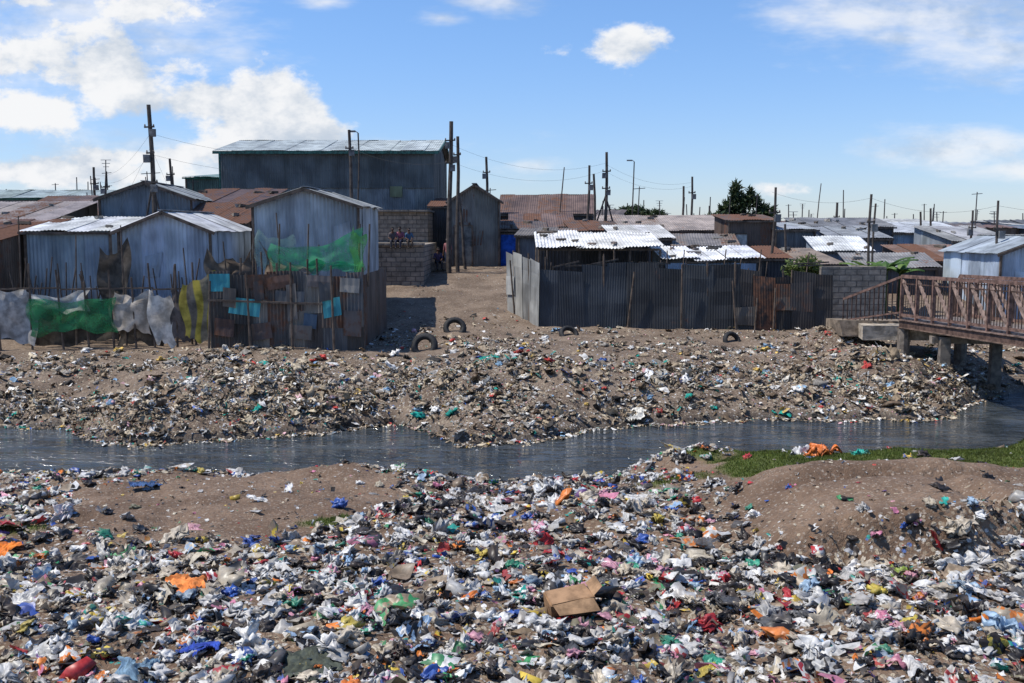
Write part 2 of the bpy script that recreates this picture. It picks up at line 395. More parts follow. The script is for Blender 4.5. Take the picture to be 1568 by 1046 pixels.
PAL_F=[((.38,.30,.21),24),((.52,.44,.32),16),((.70,.68,.64),14),((.33,.30,.26),10),((.21,.15,.10),14),((.05,.045,.04),11),((.02,.30,.24),2.4),((.50,.07,.06),1.2),((.25,.4,.55),1.8),((.05,.12,.38),1.0),((.65,.40,.42),1.5),((.62,.42,.12),1.5)]
PAL_S=[((.38,.30,.20),24),((.50,.42,.29),16),((.27,.205,.135),20),((.60,.56,.48),12),((.15,.11,.08),14),((.05,.045,.04),8),((.03,.27,.22),1.5),((.68,.67,.64),9),((.3,.3,.29),6)]
def pick(pal,n):
    w=np.array([p[1] for p in pal],float); w/=w.sum(); c=np.array([p[0] for p in pal])
    k=rng.choice(len(pal),n,p=w); c=c[k]*rng.uniform(.7,1.1,(n,1)); return np.clip(c,0,.85)
def scatter(name,P,size,shapes,probs,pal,mat,tilt=.4,lift=.25,patt=.35,zs=1.0,pal2=None):
    n=len(P); which=rng.choice(len(shapes),n,p=np.array(probs)/sum(probs))
    c1=pick(pal,n)
    cell=(np.floor(P[:,0]*2.2)*37+np.floor(P[:,1]*2.2)*101).astype(int)%997
    cc=pick(pal,997); same=rng.random(n)<.22; c1[same]=cc[cell[same]]
    c2=np.where(rng.random((n,1))<patt,pick(pal2 or pal,n),c1)
    VV=[];FF=[];C1=[];C2=[];off=0
    for si,(V,Fc) in enumerate(shapes):
        idx=np.where(which==si)[0]
        if len(idx)==0: continue
        k=len(idx); ya=rng.uniform(0,2*np.pi,k); ta=rng.normal(0,tilt,k); tb=rng.normal(0,tilt,k)
        cz,sz=np.cos(ya),np.sin(ya);cx,sx=np.cos(ta),np.sin(ta);cy,sy=np.cos(tb),np.sin(tb); o=np.zeros(k);l=np.ones(k)
        Rz=np.stack([cz,-sz,o,sz,cz,o,o,o,l],-1).reshape(k,3,3)
        Rx=np.stack([l,o,o,o,cx,-sx,o,sx,cx],-1).reshape(k,3,3)
        Ry=np.stack([cy,o,sy,o,l,o,-sy,o,cy],-1).reshape(k,3,3)
        R=Rx@Ry@Rz
        asp=rng.uniform(.6,1.3,(k,1,3))
        W=np.einsum('kij,kvj->kvi',R,V[None]*asp)*size[idx][:,None,None]
        W[:,:,2]*=zs
        pos=P[idx].copy(); pos[:,2]+=lift*size[idx]*rng.uniform(.1,1,k)
        W=W+pos[:,None,:]
        nv=len(V); VV.append(W.reshape(-1,3)); FF.append((Fc[None]+(off+np.arange(k)*nv)[:,None,None]).reshape(-1,3)); off+=k*nv
        for L,c in((C1,c1),(C2,c2)):
            q=np.concatenate([c[idx],np.ones((k,1))],1); L.append(np.repeat(q,nv,0))
    return mesh_np(name,np.concatenate(VV),np.concatenate(FF),[mat],{'col':np.concatenate(C1),'col2':np.concatenate(C2)})
def sample(n,x0,x1,y0,y1,pw=1.0,mn=.0):
    x=rng.uniform(x0,x1,n);y=rng.uniform(y0,y1,n)
    keep=(np.abs(x)<.58*y+1.2)&(rng.random(n)<trashmask(x,y)**pw)
    x,y=x[keep],y[keep]; return np.stack([x,y,TZ(x,y)],-1)
r=np.random.default_rng(3)
bags=[sh_bag(4,r) for _ in range(10)]; bagl=[sh_bag(3,r) for _ in range(8)]; bagf=[sh_bag(2,r) for _ in range(10)]; sheets=[sh_sheet(8,r) for _ in range(14)]; sheetl=[sh_sheet(5,r) for _ in range(10)]
films=[sh_sheet(18,r,.14) for _ in range(8)]
flats=[sh_flat(r) for _ in range(8)]; strips=[sh_strip(r) for _ in range(10)]; cart=[sh_carton(r) for _ in range(4)]; bot=[sh_bottle(r)]
P=sample(20000,-12,14,5.3,22); P=P[P[:,1]<yn(P[:,0])]
scatter('litter_near_bank',P,rng.lognormal(math.log(.14),.38,len(P)),bagf+sheets+flats+strips+cart+bot,[1]*10+[4]*14+[3.5]*8+[1]*10+[1]*4+[3],PAL_N,TRASH,.35,.25,.45,1,PAL_P)
P=sample(4800,-8,9,5.3,19)
scatter('plastic_bags_near_bank',P,rng.uniform(.10,.24,len(P)),bagl,[1]*8,PAL_B,TRASH,.3,.3,.2,1,PAL_P)
P=sample(650,-8,9,5.3,15)
scatter('large_plastic_bags_near_bank',P,rng.uniform(.18,.32,len(P)),bags,[1]*10,PAL_B,TRASH,.3,.25,.12,1,PAL_P)
P=sample(420,-9,10,5.3,16)
scatter('plastic_film_sheets_near_bank',P,rng.uniform(.22,.42,len(P)),films,[1]*8,PAL_B,TRASH,.2,.2,.2,1,PAL_P)
P=sample(38000,-11,13,5.3,22); P=P[P[:,1]<yn(P[:,0])]
scatter('small_scraps_near_bank',P,rng.uniform(.03,.085,len(P)),flats,[1]*8,PAL_N,TRASH,.5,.4,.0)
x=rng.uniform(-11,13,2600);y=rng.uniform(11,20,2600);k=(np.abs(x)<.6*y)&(y<yn(x)-.2)&(grassmask(x,y)<.3); x,y=x[k],y[k]
scatter('scattered_scraps_on_dirt',np.stack([x,y,TZ(x,y)],-1),rng.uniform(.02,.09,len(x)),flats+sheetl,[1]*18,PAL_N,TRASH,.2,.15,.0)
P=sample(32000,-22,22,21.3,38); P=P[P[:,1]>yf(P[:,0])]
scatter('litter_far_bank',P,rng.lognormal(math.log(.15),.4,len(P)),bagf+sheetl+flats+strips,[1.2]*10+[3]*10+[3]*8+[3]*10,PAL_F,RAG,.3,.25)
P=sample(34000,-20,20,21.3,54); P=P[P[:,1]>yf(P[:,0])]
scatter('small_scraps_far_bank',P,rng.uniform(.035,.11,len(P)),flats,[1]*8,PAL_F,RAG,.35,.3,.0)
P=sample(17000,-20,20,22,29.5,1.5); P=P[(P[:,1]>yf(P[:,0])+.05)&(P[:,1]<28.2+fbm(P[:,0]*.4,P[:,1]*.4,77,2)*3)]
lm=fbm(P[:,0]*.8,P[:,1]*.8,91,3)>-.05; P=P[lm]
scatter('rag_and_straw_heaps_far_bank',P,rng.uniform(.15,.42,len(P)),strips+sheetl[:4],[4]*10+[1.2]*4,PAL_S,RAG,.45,.25)
P=sample(1700,-18,18,22,33); P=P[P[:,1]>yf(P[:,0])+.2]
scatter('plastic_bags_far_bank',P,rng.uniform(.15,.34,len(P)),bagl,[1]*8,PAL_F,RAG,.3,.3,.2)
x=rng.uniform(-14,14,2600); side=rng.random(2600)<.65
y=np.where(side,yf(x)-np.abs(rng.normal(0,.16,2600)),yn(x)+np.abs(rng.normal(0,.12,2600)))
P=np.stack([x,y,np.maximum(TZ(x,y),0)],-1)
scatter('floating_litter_waterline',P,rng.uniform(.05,.16,len(P)),flats+sheetl,[2]*8+[1]*10,PAL_F,RAG,.15,.2)

def big(name,x,y,size,c1,c2,kind='bag',seed=0,zs=1.0):
    rr=np.random.default_rng(seed+50)
    V,Fc=sh_bag(5,rr) if kind=='bag' else sh_sheet(26,rr,.10)
    V=V*size; V[:,2]*=zs; th=rr.uniform(0,6); c,s_=math.cos(th),math.sin(th); V=V@np.array([[c,s_,0],[-s_,c,0],[0,0,1]])
    V=V+np.array([x,y,0]); V[:,2]+=tz(x,y)+size*(.12 if kind=='bag' else .08)
    n=len(V); a=np.tile([*c1,1],(n,1)); b=np.tile([*c2,1],(n,1))
    return mesh_np(name,V,Fc,[TRASH if kind=='bag' else RAG],{'col':a,'col2':b})
O=(.8,.2,.03);W_=(.74,.74,.72);K=(.015,.015,.017)
big('plastic_bag',5.65,18.1,.55,O,O,seed=1,zs=1.6);big('plastic_bag',5.35,18.3,.4,W_,W_,seed=31,zs=1.7)
big('plastic_bag',6.3,17.8,.4,(.02,.42,.33),(.03,.4,.3),seed=2)
big('plastic_bag',.35,12.6,.42,(.75,.35,.45),W_,seed=3)
big('plastic_bag',.6,15.3,.5,W_,(.5,.5,.48),seed=4,zs=1.3)
big('plastic_bag',-1.4,13.4,.4,K,K,seed=5); big('plastic_bag',-1.05,13.0,.36,K,K,seed=6)
big('plastic_bag',3.4,10.7,.42,K,K,seed=7); big('plastic_bag',2.95,10.9,.4,K,(.05,.05,.05),seed=8)
big('plastic_bag',4.2,10.4,.34,(.30,.42,.06),K,seed=9)
big('plastic_bag',.25,8.9,.34,W_,(.6,.6,.6),seed=10); big('plastic_bag',2.6,8.2,.34,W_,W_,seed=11)
big('plastic_bag',2.5,7.8,.33,K,K,seed=12); big('plastic_bag',-1.1,7.6,.3,(.72,.3,.5),W_,seed=13)
big('plastic_bag',-5.9,12.9,.42,(.7,.6,.6),W_,seed=14); big('plastic_bag',3.0,14.6,.36,W_,K,seed=15)
big('plastic_bag',.0,10.6,.3,(.02,.28,.16),(.02,.28,.16),seed=16)
big('plastic_bag',-4.6,8.2,.32,(.02,.3,.2),(.02,.3,.2),seed=17)
big('discarded_cloth',-3.3,9.8,.62,(.70,.24,.07),(.65,.2,.05),'s',18); big('discarded_cloth',-6.0,11.2,.7,(.72,.2,.03),(.7,.2,.05),'s',19)
big('discarded_cloth',-2.7,8.3,.42,(.03,.06,.32),(.03,.07,.35),'s',20,1.2); big('discarded_cloth',-3.05,7.75,.6,(.16,.25,.33),(.12,.2,.28),'s',21,1.2)
big('discarded_cloth',-1.7,7.9,.65,(.07,.08,.06),(.05,.06,.05),'s',22,1.2); big('discarded_cloth',-5.7,15.4,.6,(.05,.1,.2),(.05,.1,.25),'s',23)
big('discarded_cloth',3.0,24.6,.75,(.6,.58,.52),(.6,.58,.52),'s',24,1.5)
random.seed(12); mb=MB(); c=(.27,.155,.08)
mb.box((0,0,.09),(.42,.26,.17),c,0,jit=.012)
mb.box((.0,0,.178),(.40,.24,.006),(.30,.18,.10),jit=.002)
mb.add([(-.2,-.135,.18),(.2,-.135,.18),(.23,-.26,.10),(-.17,-.25,.13)],[(0,1,2,3)],(.36,.22,.12))
mb.add([(.212,-.12,.18),(.212,.12,.18),(.30,.10,.26),(.31,-.1,.25)],[(0,1,2,3)],(.33,.2,.11))
mb.box((0,-.1335,.1),(.1,.004,.05),(.5,.45,.35))
o=mb.obj('cardboard_box',[CONC]); o.location=(.55,9.3,tz(.55,9.3)+.06); o.rotation_euler=(.18,-.12,.25)

# grass blades
x=rng.uniform(-9,14,500000);y=rng.uniform(12,21,500000);k=rng.random(500000)<grassmask(x,y)**1.3*.8
x,y=x[k],y[k];z=TZ(x,y);n=len(x);th=rng.uniform(0,6.28,n);h=rng.uniform(.02,.055,n);w=.008
dx,dy=np.cos(th)*w,np.sin(th)*w; lx,ly=rng.normal(0,.02,n),rng.normal(0,.02,n)
V=np.stack([np.stack([x-dx,y-dy,z-.005],-1),np.stack([x+dx,y+dy,z-.005],-1),np.stack([x+lx,y+ly,z+h],-1)],1).reshape(-1,3)
c=np.array([.08,.12,.026])*rng.uniform(.5,1.5,(n,1))+np.array([.06,.04,.0])*rng.uniform(0,1,(n,1)); c=np.repeat(np.concatenate([c,np.ones((n,1))],1),3,0)
mesh_np('bank_grass',V,np.arange(3*n).reshape(n,3),[LEAF],{'col':c})

def tyre(x,y,tilt,yaw,R=.36,r_=.11,sink=.4):
    mb=MB(); n=40;m=14; vs=[];fs=[]
    for a in range(n):
        t=2*math.pi*a/n
        for b in range(m):
            q=2*math.pi*b/m; rr=R-r_+ (r_*(1.0 if math.cos(q)>0.5 else .85))*math.cos(q)
            if math.cos(q)>.6 and a%2: rr-=.012
            if math.cos(q)<-.6: rr+=.03
            vs.append(((rr)*math.cos(t),.10*math.sin(q)*1.0,(rr)*math.sin(t)))
    for a in range(n):
        for b in range(m): fs.append((a*m+b,a*m+(b+1)%m,((a+1)%n)*m+(b+1)%m,((a+1)%n)*m+b))
    mb.add(vs,fs,(.025,.025,.026)); o=mb.obj('car_tyre',[RUBBER],smooth=True)
    o.rotation_euler=(tilt,0,yaw); o.location=(x,y,tz(x,y)+R*(1-2*sink)+.02)
tyre(-2.0,35.0,-.5,.1,.42,.13,.38);tyre(-2.75,31.4,-.4,-.15,.44,.14,.36);tyre(1.95,34.2,-.7,.3,.36,.11,.48);tyre(7.3,33.2,-.4,.4,.34,.1,.5)

# ---------------------------------------------------------------- shacks
WD=(.14,.105,.08)
def shack(name,x0,x1,y,depth,zf,zb,wc,rc,wr=.2,rr=.3,kind='mono',z0=None,door=None,win=None,ov=.2,dc=(.05,.05,.055),wmat=TIN,fascia=None,rot=0):
    e=empty(name); yb=y+depth
    if z0 is None: z0=min(tz(x0,y),tz(x1,y))-.3
    w=MB(); ro=MB(); tr=MB(); xm=(x0+x1)/2
    if kind=='gx':
        ze,za=zf,zb
        for a,b,ta,tb in((x0,xm,ze,za),(xm,x1,za,ze)):
            w.panels((a,y,z0),(b,y,z0),(b,y,tb),(a,y,ta),wc,wr)
        w.panels((x1,y,z0),(x1,yb,z0),(x1,yb,ze),(x1,y,ze),wc,wr); w.panels((x0,yb,z0),(x0,y,z0),(x0,y,ze),(x0,yb,ze),wc,wr)
        w.sheet((x1,yb,z0),(x0,yb,z0),(x0,yb,ze),(x1,yb,ze),(*wc,wr))
        for _ in range(3):
            a=random.uniform(x0+.1,x1-.9); zz=random.uniform(z0+.8,ze-1.0); k=random.uniform(.7,1.15)
            w.sheet((a,y-.03,zz),(a+random.uniform(.4,.8),y-.03,zz+.02),(a+.6,y-.03,zz+random.uniform(.5,.9)),(a,y-.03,zz+.7),(wc[0]*k,wc[1]*k,wc[2]*k,wr+.25))
        sl=(za-ze)/(xm-x0); 
        ro.panels((x0-ov,yb+ov,ze-ov*sl+.03),(x0-ov,y-ov,ze-ov*sl+.03),(xm,y-ov,za+.03),(xm,yb+ov,za+.03),rc,rr)
        ro.panels((x1+ov,y-ov,ze-ov*sl+.03),(x1+ov,yb+ov,ze-ov*sl+.03),(xm,yb+ov,za+.03),(xm,y-ov,za+.03),rc,rr)
        tr.beam((x0-ov,y-ov-.02,ze-ov*sl-.03),(xm,y-ov-.02,za-.03),.05,.1,fascia or WD); tr.beam((x1+ov,y-ov-.02,ze-ov*sl-.03),(xm,y-ov-.02,za-.03),.05,.1,fascia or WD)
        tr.beam((xm,y-ov-.03,za+.06),(xm,yb+ov,za+.06),.25,.03,(.3,.3,.3))
    else:
        zr=zb; zback=zb if kind=='mono' else zf
        w.panels((x0,y,z0),(x1,y,z0),(x1,y,zf),(x0,y,zf),wc,wr)
        ym=yb if kind=='mono' else (y+yb)/2
        for xx,sg in((x0,-1),(x1,1)):
            pts=[(xx,y,z0),(xx,ym,z0),(xx,ym,zr),(xx,y,zf)]
            if sg<0: w.panels(pts[1],pts[0],pts[3],pts[2],wc,wr)
            else: w.panels(*pts,wc,wr)
            if kind!='mono': w.panels((xx,ym,z0),(xx,yb,z0),(xx,yb,zf),(xx,ym,zr),wc,wr)
        w.sheet((x1,yb,z0),(x0,yb,z0),(x0,yb,zback),(x1,yb,zback),(*wc,wr))
        sl=(zr-zf)/(ym-y)
        ro.panels((x0-ov,y-ov,zf-ov*sl+.04),(x1+ov,y-ov,zf-ov*sl+.04),(x1+ov,ym,zr+.04),(x0-ov,ym,zr+.04),rc,rr,rag=.08)
        if kind!='mono': ro.panels((x1+ov,yb+ov,zf-ov*sl+.04),(x0-ov,yb+ov,zf-ov*sl+.04),(x0-ov,ym,zr+.04),(x1+ov,ym,zr+.04),rc,rr)
        tr.beam((x0-ov,y-ov+.05,zf-ov*sl-.03),(x1+ov,y-ov+.05,zf-ov*sl-.03),.05,.09,fascia or WD)
    for xx in(x0,x1): tr.beam((xx,y-.05,z0),(xx,y-.05,zf+.02),.08,.08,WD)
    if kind=='mono' and y<58:
        for _ in range(int((x1-x0)*1.2)):
            qx=random.uniform(x0,x1); q=random.uniform(.05,.9); zz=zf+(zb-zf)*q+.10
            tr.box((qx,y+depth*q,zz),(random.uniform(.15,.5),random.uniform(.12,.3),.1),random.choice([(.2,.17,.14),(.12,.1,.08),(.3,.28,.25)]),rz=random.uniform(0,3),jit=.03)
    w.obj('walls',[wmat],e); ro.obj('roof',[TIN],e)
    if door:
        dx,dw,dh,dcol=door; tr.box((dx,y-.06,z0+.3+dh/2),(dw,.05,dh),dcol)
        for s_ in(-1,1): tr.box((dx+s_*(dw/2+.03),y-.075,z0+.3+dh/2),(.06,.09,dh),WD)
        tr.box((dx,y-.075,z0+.3+dh+.03),(dw+.12,.09,.06),WD)
    if win:
        for (wx_,wz,ww,wh) in win:
            tr.box((wx_,y-.05,wz),(ww,.04,wh),(.015,.015,.018))
            for s_ in(-1,1): tr.box((wx_+s_*ww/2,y-.065,wz),(.05,.07,wh+.05),WD); tr.box((wx_,y-.065,wz+s_*wh/2),(ww-.05,.07,.05),WD)
    tr.obj('trim_and_openings',[WOOD],e)
    if rot:
        cx,cy=xm,y; c_,s_=math.cos(rot),math.sin(rot); e.rotation_euler=(0,0,rot); e.location=(cx-(c_*cx-s_*cy),cy-(s_*cx+c_*cy),0)
    return e
G3=(.13,.15,.165);DK=(.07,.072,.078);RB=(.17,.10,.075);BR=(.13,.10,.08)
shack('tin_shack',-12.9,-9.9,33.2,5,4.75,5.35,(.44,.50,.57),(.55,.55,.55),.02,.2,'gx')
shack('tin_shack',-16.9,-14.0,35.2,4,4.7,5.2,(.28,.34,.38),(.72,.72,.68),.08,.18,'mono',rot=.05)
shack('tin_shack',-20,-17.3,33.5,5,4.3,5.1,BR,RB,.4,.6,'mono',rot=-.1)
shack('tin_shack',-24,-17.6,38,5,5.0,5.9,BR,(.35,.3,.27),.4,.4,'mono')
shack('tin_shack',-17.0,-13.3,42,6,6.05,6.7,(.19,.22,.25),(.30,.32,.32),.15,.15,'gx',rot=.08)
shack('tin_shack',-13.6,-10.4,39.5,4,5.0,5.85,BR,(.11,.075,.06),.4,.5,'mono',rot=-.08)
shack('tin_shack',-14.8,-11.2,45,5,5.9,6.7,BR,(.13,.085,.07),.4,.45,'mono')
shack('tin_shack',-9.2,-5.45,36,5,5.62,6.22,(.38,.41,.43),(.36,.37,.36),.06,.2,'gx')
shack('tin_shack',-22.5,-18,46,5,5.4,6.4,BR,(.16,.11,.085),.4,.45,'mono',rot=.1)
shack('long_tin_shed',-38,-19.5,70,6,6.9,7.5,(.17,.2,.2),(.36,.42,.40),.1,.1,'ridge',fascia=(.04,.13,.09))
shack('tin_shed',-20.5,-16.5,64,8,8.0,8.6,(.10,.17,.15),(.25,.35,.32),.1,.1,'mono',fascia=(.03,.12,.08))
def warehouse():
    e=empty('corrugated_warehouse'); x0,x1,y0,y1=-16.6,-4.45,58,69; ze,zr,z0=9.2,10.2,2.6; ym=(y0+y1)/2
    w=MB(); c1=(.10,.118,.125); c2=(.175,.205,.22)
    w.panels((x0,y0,5.6),(x1,y0,5.6),(x1,y0,7.15),(x0,y0,7.15),c2,.1,pw=.9,jit=.12)
    w.panels((x0,y0-.06,7.1),(x1,y0-.06,7.1),(x1,y0-.06,ze),(x0,y0-.06,ze),c1,.08,pw=.9,jit=.08)
    w.panels((x1,y0,5.4),(x1,ym,5.4),(x1,ym,zr),(x1,y0,ze),DK,.2); w.panels((x1,ym,5.4),(x1,y1,5.4),(x1,y1,ze),(x1,ym,zr),DK,.2)
    w.panels((x0,y1,z0),(x0,y0,z0),(x0,y0,ze),(x0,y1,ze),c1,.1); w.sheet((x1,y1,z0),(x0,y1,z0),(x0,y1,ze),(x1,y1,ze),(*c1,.1))
    w.box((-14.2,y0-.1,6.2),(.35,.05,.9),(.13,.2,.12)); w.box((-6.6,y0-.1,6.9),(.7,.05,.6),(.17,.2,.12))
    w.obj('walls',[TIN],e)
    r_=MB(); r_.panels((x0-.3,y0-.4,ze-.02),(x1+.3,y0-.4,ze-.02),(x1+.3,ym,zr+.05),(x0-.3,ym,zr+.05),(.46,.50,.48),.05,pw=1.0,jit=.08)
    r_.panels((x1+.3,y1+.4,ze-.02),(x0-.3,y1+.4,ze-.02),(x0-.3,ym,zr+.05),(x1+.3,ym,zr+.05),(.36,.4,.38),.05,pw=1.0)
    r_.obj('roof',[TIN],e)
    f=MB(); gc=(.035,.12,.10)
    f.beam((x0-.3,y0-.43,ze-.12),(x1+.3,y0-.43,ze-.12),.05,.16,gc)
    f.beam((x1+.33,y0-.4,ze-.1),(x1+.33,ym,zr-.03),.05,.16,gc); f.beam((x1+.33,y1+.4,ze-.1),(x1+.33,ym,zr-.03),.05,.16,gc)
    f.beam((x0+.1,y0-.5,ze-.2),(x0+.1,y0-.5,5),.08,.08,gc)
    f.obj('fascia_and_gutter',[METAL],e)
    p=MB(); p.box(((x0+x1)/2,(y0+y1)/2,4.1),(x1-x0-.1,y1-y0-.2,3.0),(.3,.3,.3)); p.obj('stone_plinth',[BLOCK],e)
warehouse()
mb=MB(); mb.box((-6.3,53.5,4.0),(4.0,3.6,3.3),(.3,.3,.3)); mb.box((-6.3,53.4,5.70),(4.2,3.9,.1),(.3,.3,.3)); mb.obj('stone_block_building',[BLOCK])
mb=MB(); mb.box((-6.3,47.7,3.0),(4.9,7.6,2.2),(.3,.3,.3)); mb.box((-6.3,43.92,4.13),(5.0,.3,.1),(.3,.3,.3)); mb.obj('stone_retaining_wall',[BLOCK])
shack('tin_shack',-3.05,-.65,50,4,6.2,6.95,(.20,.195,.18),DK,.3,.3,'gx',door=(-2.4,.8,2.0,(.16,.16,.15)))
shack('tin_shack',-.6,1.6,50.5,4,4.75,5.2,(.10,.085,.07),BR,.5,.5,'mono',door=(-.2,.75,1.55,(.02,.09,.42)))
shack('tin_shack',-4.4,-2.9,55,4,6.0,6.5,DK,BR,.3,.5,'mono')
shack('tin_shack',-.7,4.7,60,6,5.7,6.85,DK,(.15,.10,.08),.4,.4,'ridge',rot=-.06)
shack('tin_shack',3.2,5.6,52,3,4.7,5.2,(.2,.24,.27),BR,.2,.5,'mono',rot=.1)
shack('tin_shack',.0,3.2,54,3,4.9,5.6,BR,(.15,.1,.08),.4,.45,'mono')
shack('tin_shack',.3,2.6,45,3,4.5,4.8,(.12,.13,.14),(.2,.17,.14),.3,.4,'mono',rot=-.1)
def leanto(x0,x1,y,depth,zf,zb,rc,rr,wc=None):
    e=empty('lean_to_shelter'); r_=MB(); t=MB()
    n=3
    for k in range(n):
        a=x0+(x1-x0)*k/n; b=x0+(x1-x0)*(k+1)/n+.15; dz=random.uniform(-.08,.10)
        r_.panels((a-.1,y-.3-random.random()*.3,zf+dz),(b,y-.3,zf+dz+random.uniform(-.08,.08)),(b,y+depth,zb+dz),(a-.1,y+depth,zb+dz),rc,rr,rag=.2,jit=.15,amp=.022)
    for k in range(5):
        xx=x0+(x1-x0)*k/4; t.tube([(xx,y,tz(xx,y)-.2),(xx+.03,y,zf-.03)],[.05,.045],WD); t.tube([(xx,y+depth-.1,tz(xx,y)-.2),(xx,y+depth-.1,zb-.03)],[.05,.045],WD)
    t.beam((x0,y,zf-.04),(x1,y,zf-.04),.06,.08,WD); t.beam((x0,y+depth-.1,zb-.06),(x1,y+depth-.1,zb-.06),.06,.08,WD)
    for k in range(7):
        q=random.random(); t.box((random.uniform(x0,x1),y+depth*q,zf+(zb-zf)*q+.15),(random.uniform(.2,.7),.12,.08),random.choice([WD,(.25,.2,.17),(.1,.09,.08)]),rz=random.uniform(0,3),jit=.02)
    if wc: r_.panels((x0,y+depth-.2,1.5),(x1,y+depth-.2,1.5),(x1,y+depth-.2,zb-.1),(x0,y+depth-.2,zb-.1),wc,.2); 
    r_.obj('roof_sheets',[TIN],e); t.obj('timber_frame',[WOOD],e)
leanto(1.0,5.6,38.3,3.4,4.05,4.6,(.70,.69,.66),.24,DK)
leanto(5.7,9.4,38.2,3.0,3.6,4.0,(.72,.73,.74),.18,(.2,.25,.3))
mb=MB(); mb.panels((5.8,38.0,1.2),(9.2,38.0,1.2),(9.2,38.0,3.5),(5.8,38.0,3.5),(.30,.36,.42),.1); mb.obj('tin_wall',[TIN])
shack('tin_shack',5.0,11.6,55,5,4.7,5.55,BR,(.36,.30,.25),.4,.4,'mono')
shack('tin_shack',4.9,7.5,47.5,3.4,4.35,4.95,DK,(.62,.61,.57),.3,.22,'mono',rot=.08)
shack('tin_shack',7.6,10.4,47,3,4.0,4.5,DK,(.2,.18,.16),.3,.4,'mono',rot=-.12)
shack('tin_shack',10.7,13.0,50,3.5,5.2,5.5,(.11,.08,.065),BR,.4,.5,'mono',door=(11.3,.6,1.6,(.45,.45,.42)))
shack('tin_shack',13.0,15.0,50,4,4.75,5.1,(.13,.14,.15),(.3,.32,.34),.2,.2,'mono',rot=.1)
shack('tin_shack',9.6,11.2,41,3,3.6,4.0,DK,BR,.3,.5,'mono')
shack('tin_shack',11.3,13.6,41.5,3.4,3.35,3.9,DK,(.24,.19,.15),.3,.4,'mono',rot=.14)
shack('tin_shack',14.0,16.3,46,3,3.8,4.4,(.25,.3,.35),(.66,.67,.66),.1,.1,'mono',rot=-.1)
shack('tin_shack',16.6,19.4,52,4,4.3,4.9,(.12,.14,.16),(.22,.23,.24),.2,.25,'mono')
shack('tin_shack',14.3,17.6,42,3,3.2,3.7,DK,(.24,.23,.22),.3,.36,'mono',rot=-.15)
shack('tin_shack',18.3,21.5,46,3.2,3.35,4.0,BR,(.20,.13,.1),.3,.45,'mono',rot=.1)
shack('long_tin_shed',21.5,28,62,5,4.55,5.2,(.18,.27,.36),(.42,.44,.45),.1,.1,'mono')
shack('tin_shack',18.4,21.6,38,5,3.9,4.5,(.42,.49,.56),(.3,.34,.38),.05,.1,'gx')
shack('tin_shack',21.8,25,50,4,4.2,4.9,(.3,.33,.35),(.30,.30,.30),.2,.2,'mono',rot=.1)
shack('tin_shack',16,21,56,4,4.9,5.4,(.1,.1,.11),(.20,.20,.20),.2,.3,'mono',rot=-.06)
mb=MB()
for k in range(260):
    d=random.uniform(64,150); x=random.uniform(-.66,.66)*d
    if -18<x<-3 and d<74: continue
    w=random.uniform(3,8); dp=random.uniform(3,6); zf=random.uniform(4.4,5.0)+(d-64)*.002; zb=zf+random.uniform(.2,.6)
    if x<0: zf+=.6;zb+=.8
    wc=random.choice([G3,DK,BR,(.2,.23,.25),(.16,.2,.24)]); rc=random.choice([(.34,.35,.35),(.2,.21,.22),(.14,.11,.09),(.20,.16,.14),(.42,.42,.40),(.16,.2,.24),(.10,.10,.10),(.17,.10,.075)])
    th=random.uniform(-.35,.35); cs,sn=math.cos(th),math.sin(th)
    R_=lambda a,b,z:(x+a*cs-b*sn,d+a*sn+b*cs,z)
    mb.panels(R_(0,0,2.8),R_(w,0,2.8),R_(w,0,zf),R_(0,0,zf),wc,.2,pw=2,wl=.6,amp=.03)
    mb.panels(R_(-.2,-.2,zf),R_(w+.2,-.2,zf),R_(w+.2,dp,zb),R_(-.2,dp,zb),rc,random.uniform(.05,.5),pw=2,wl=.6,amp=.03)
    for a in(0,w): mb.add([R_(a,0,2.8),R_(a,dp,2.8),R_(a,dp,zb),R_(a,0,zf)],[(0,1,2,3)],(*wc,.2))
mb.obj('distant_shacks',[TIN])

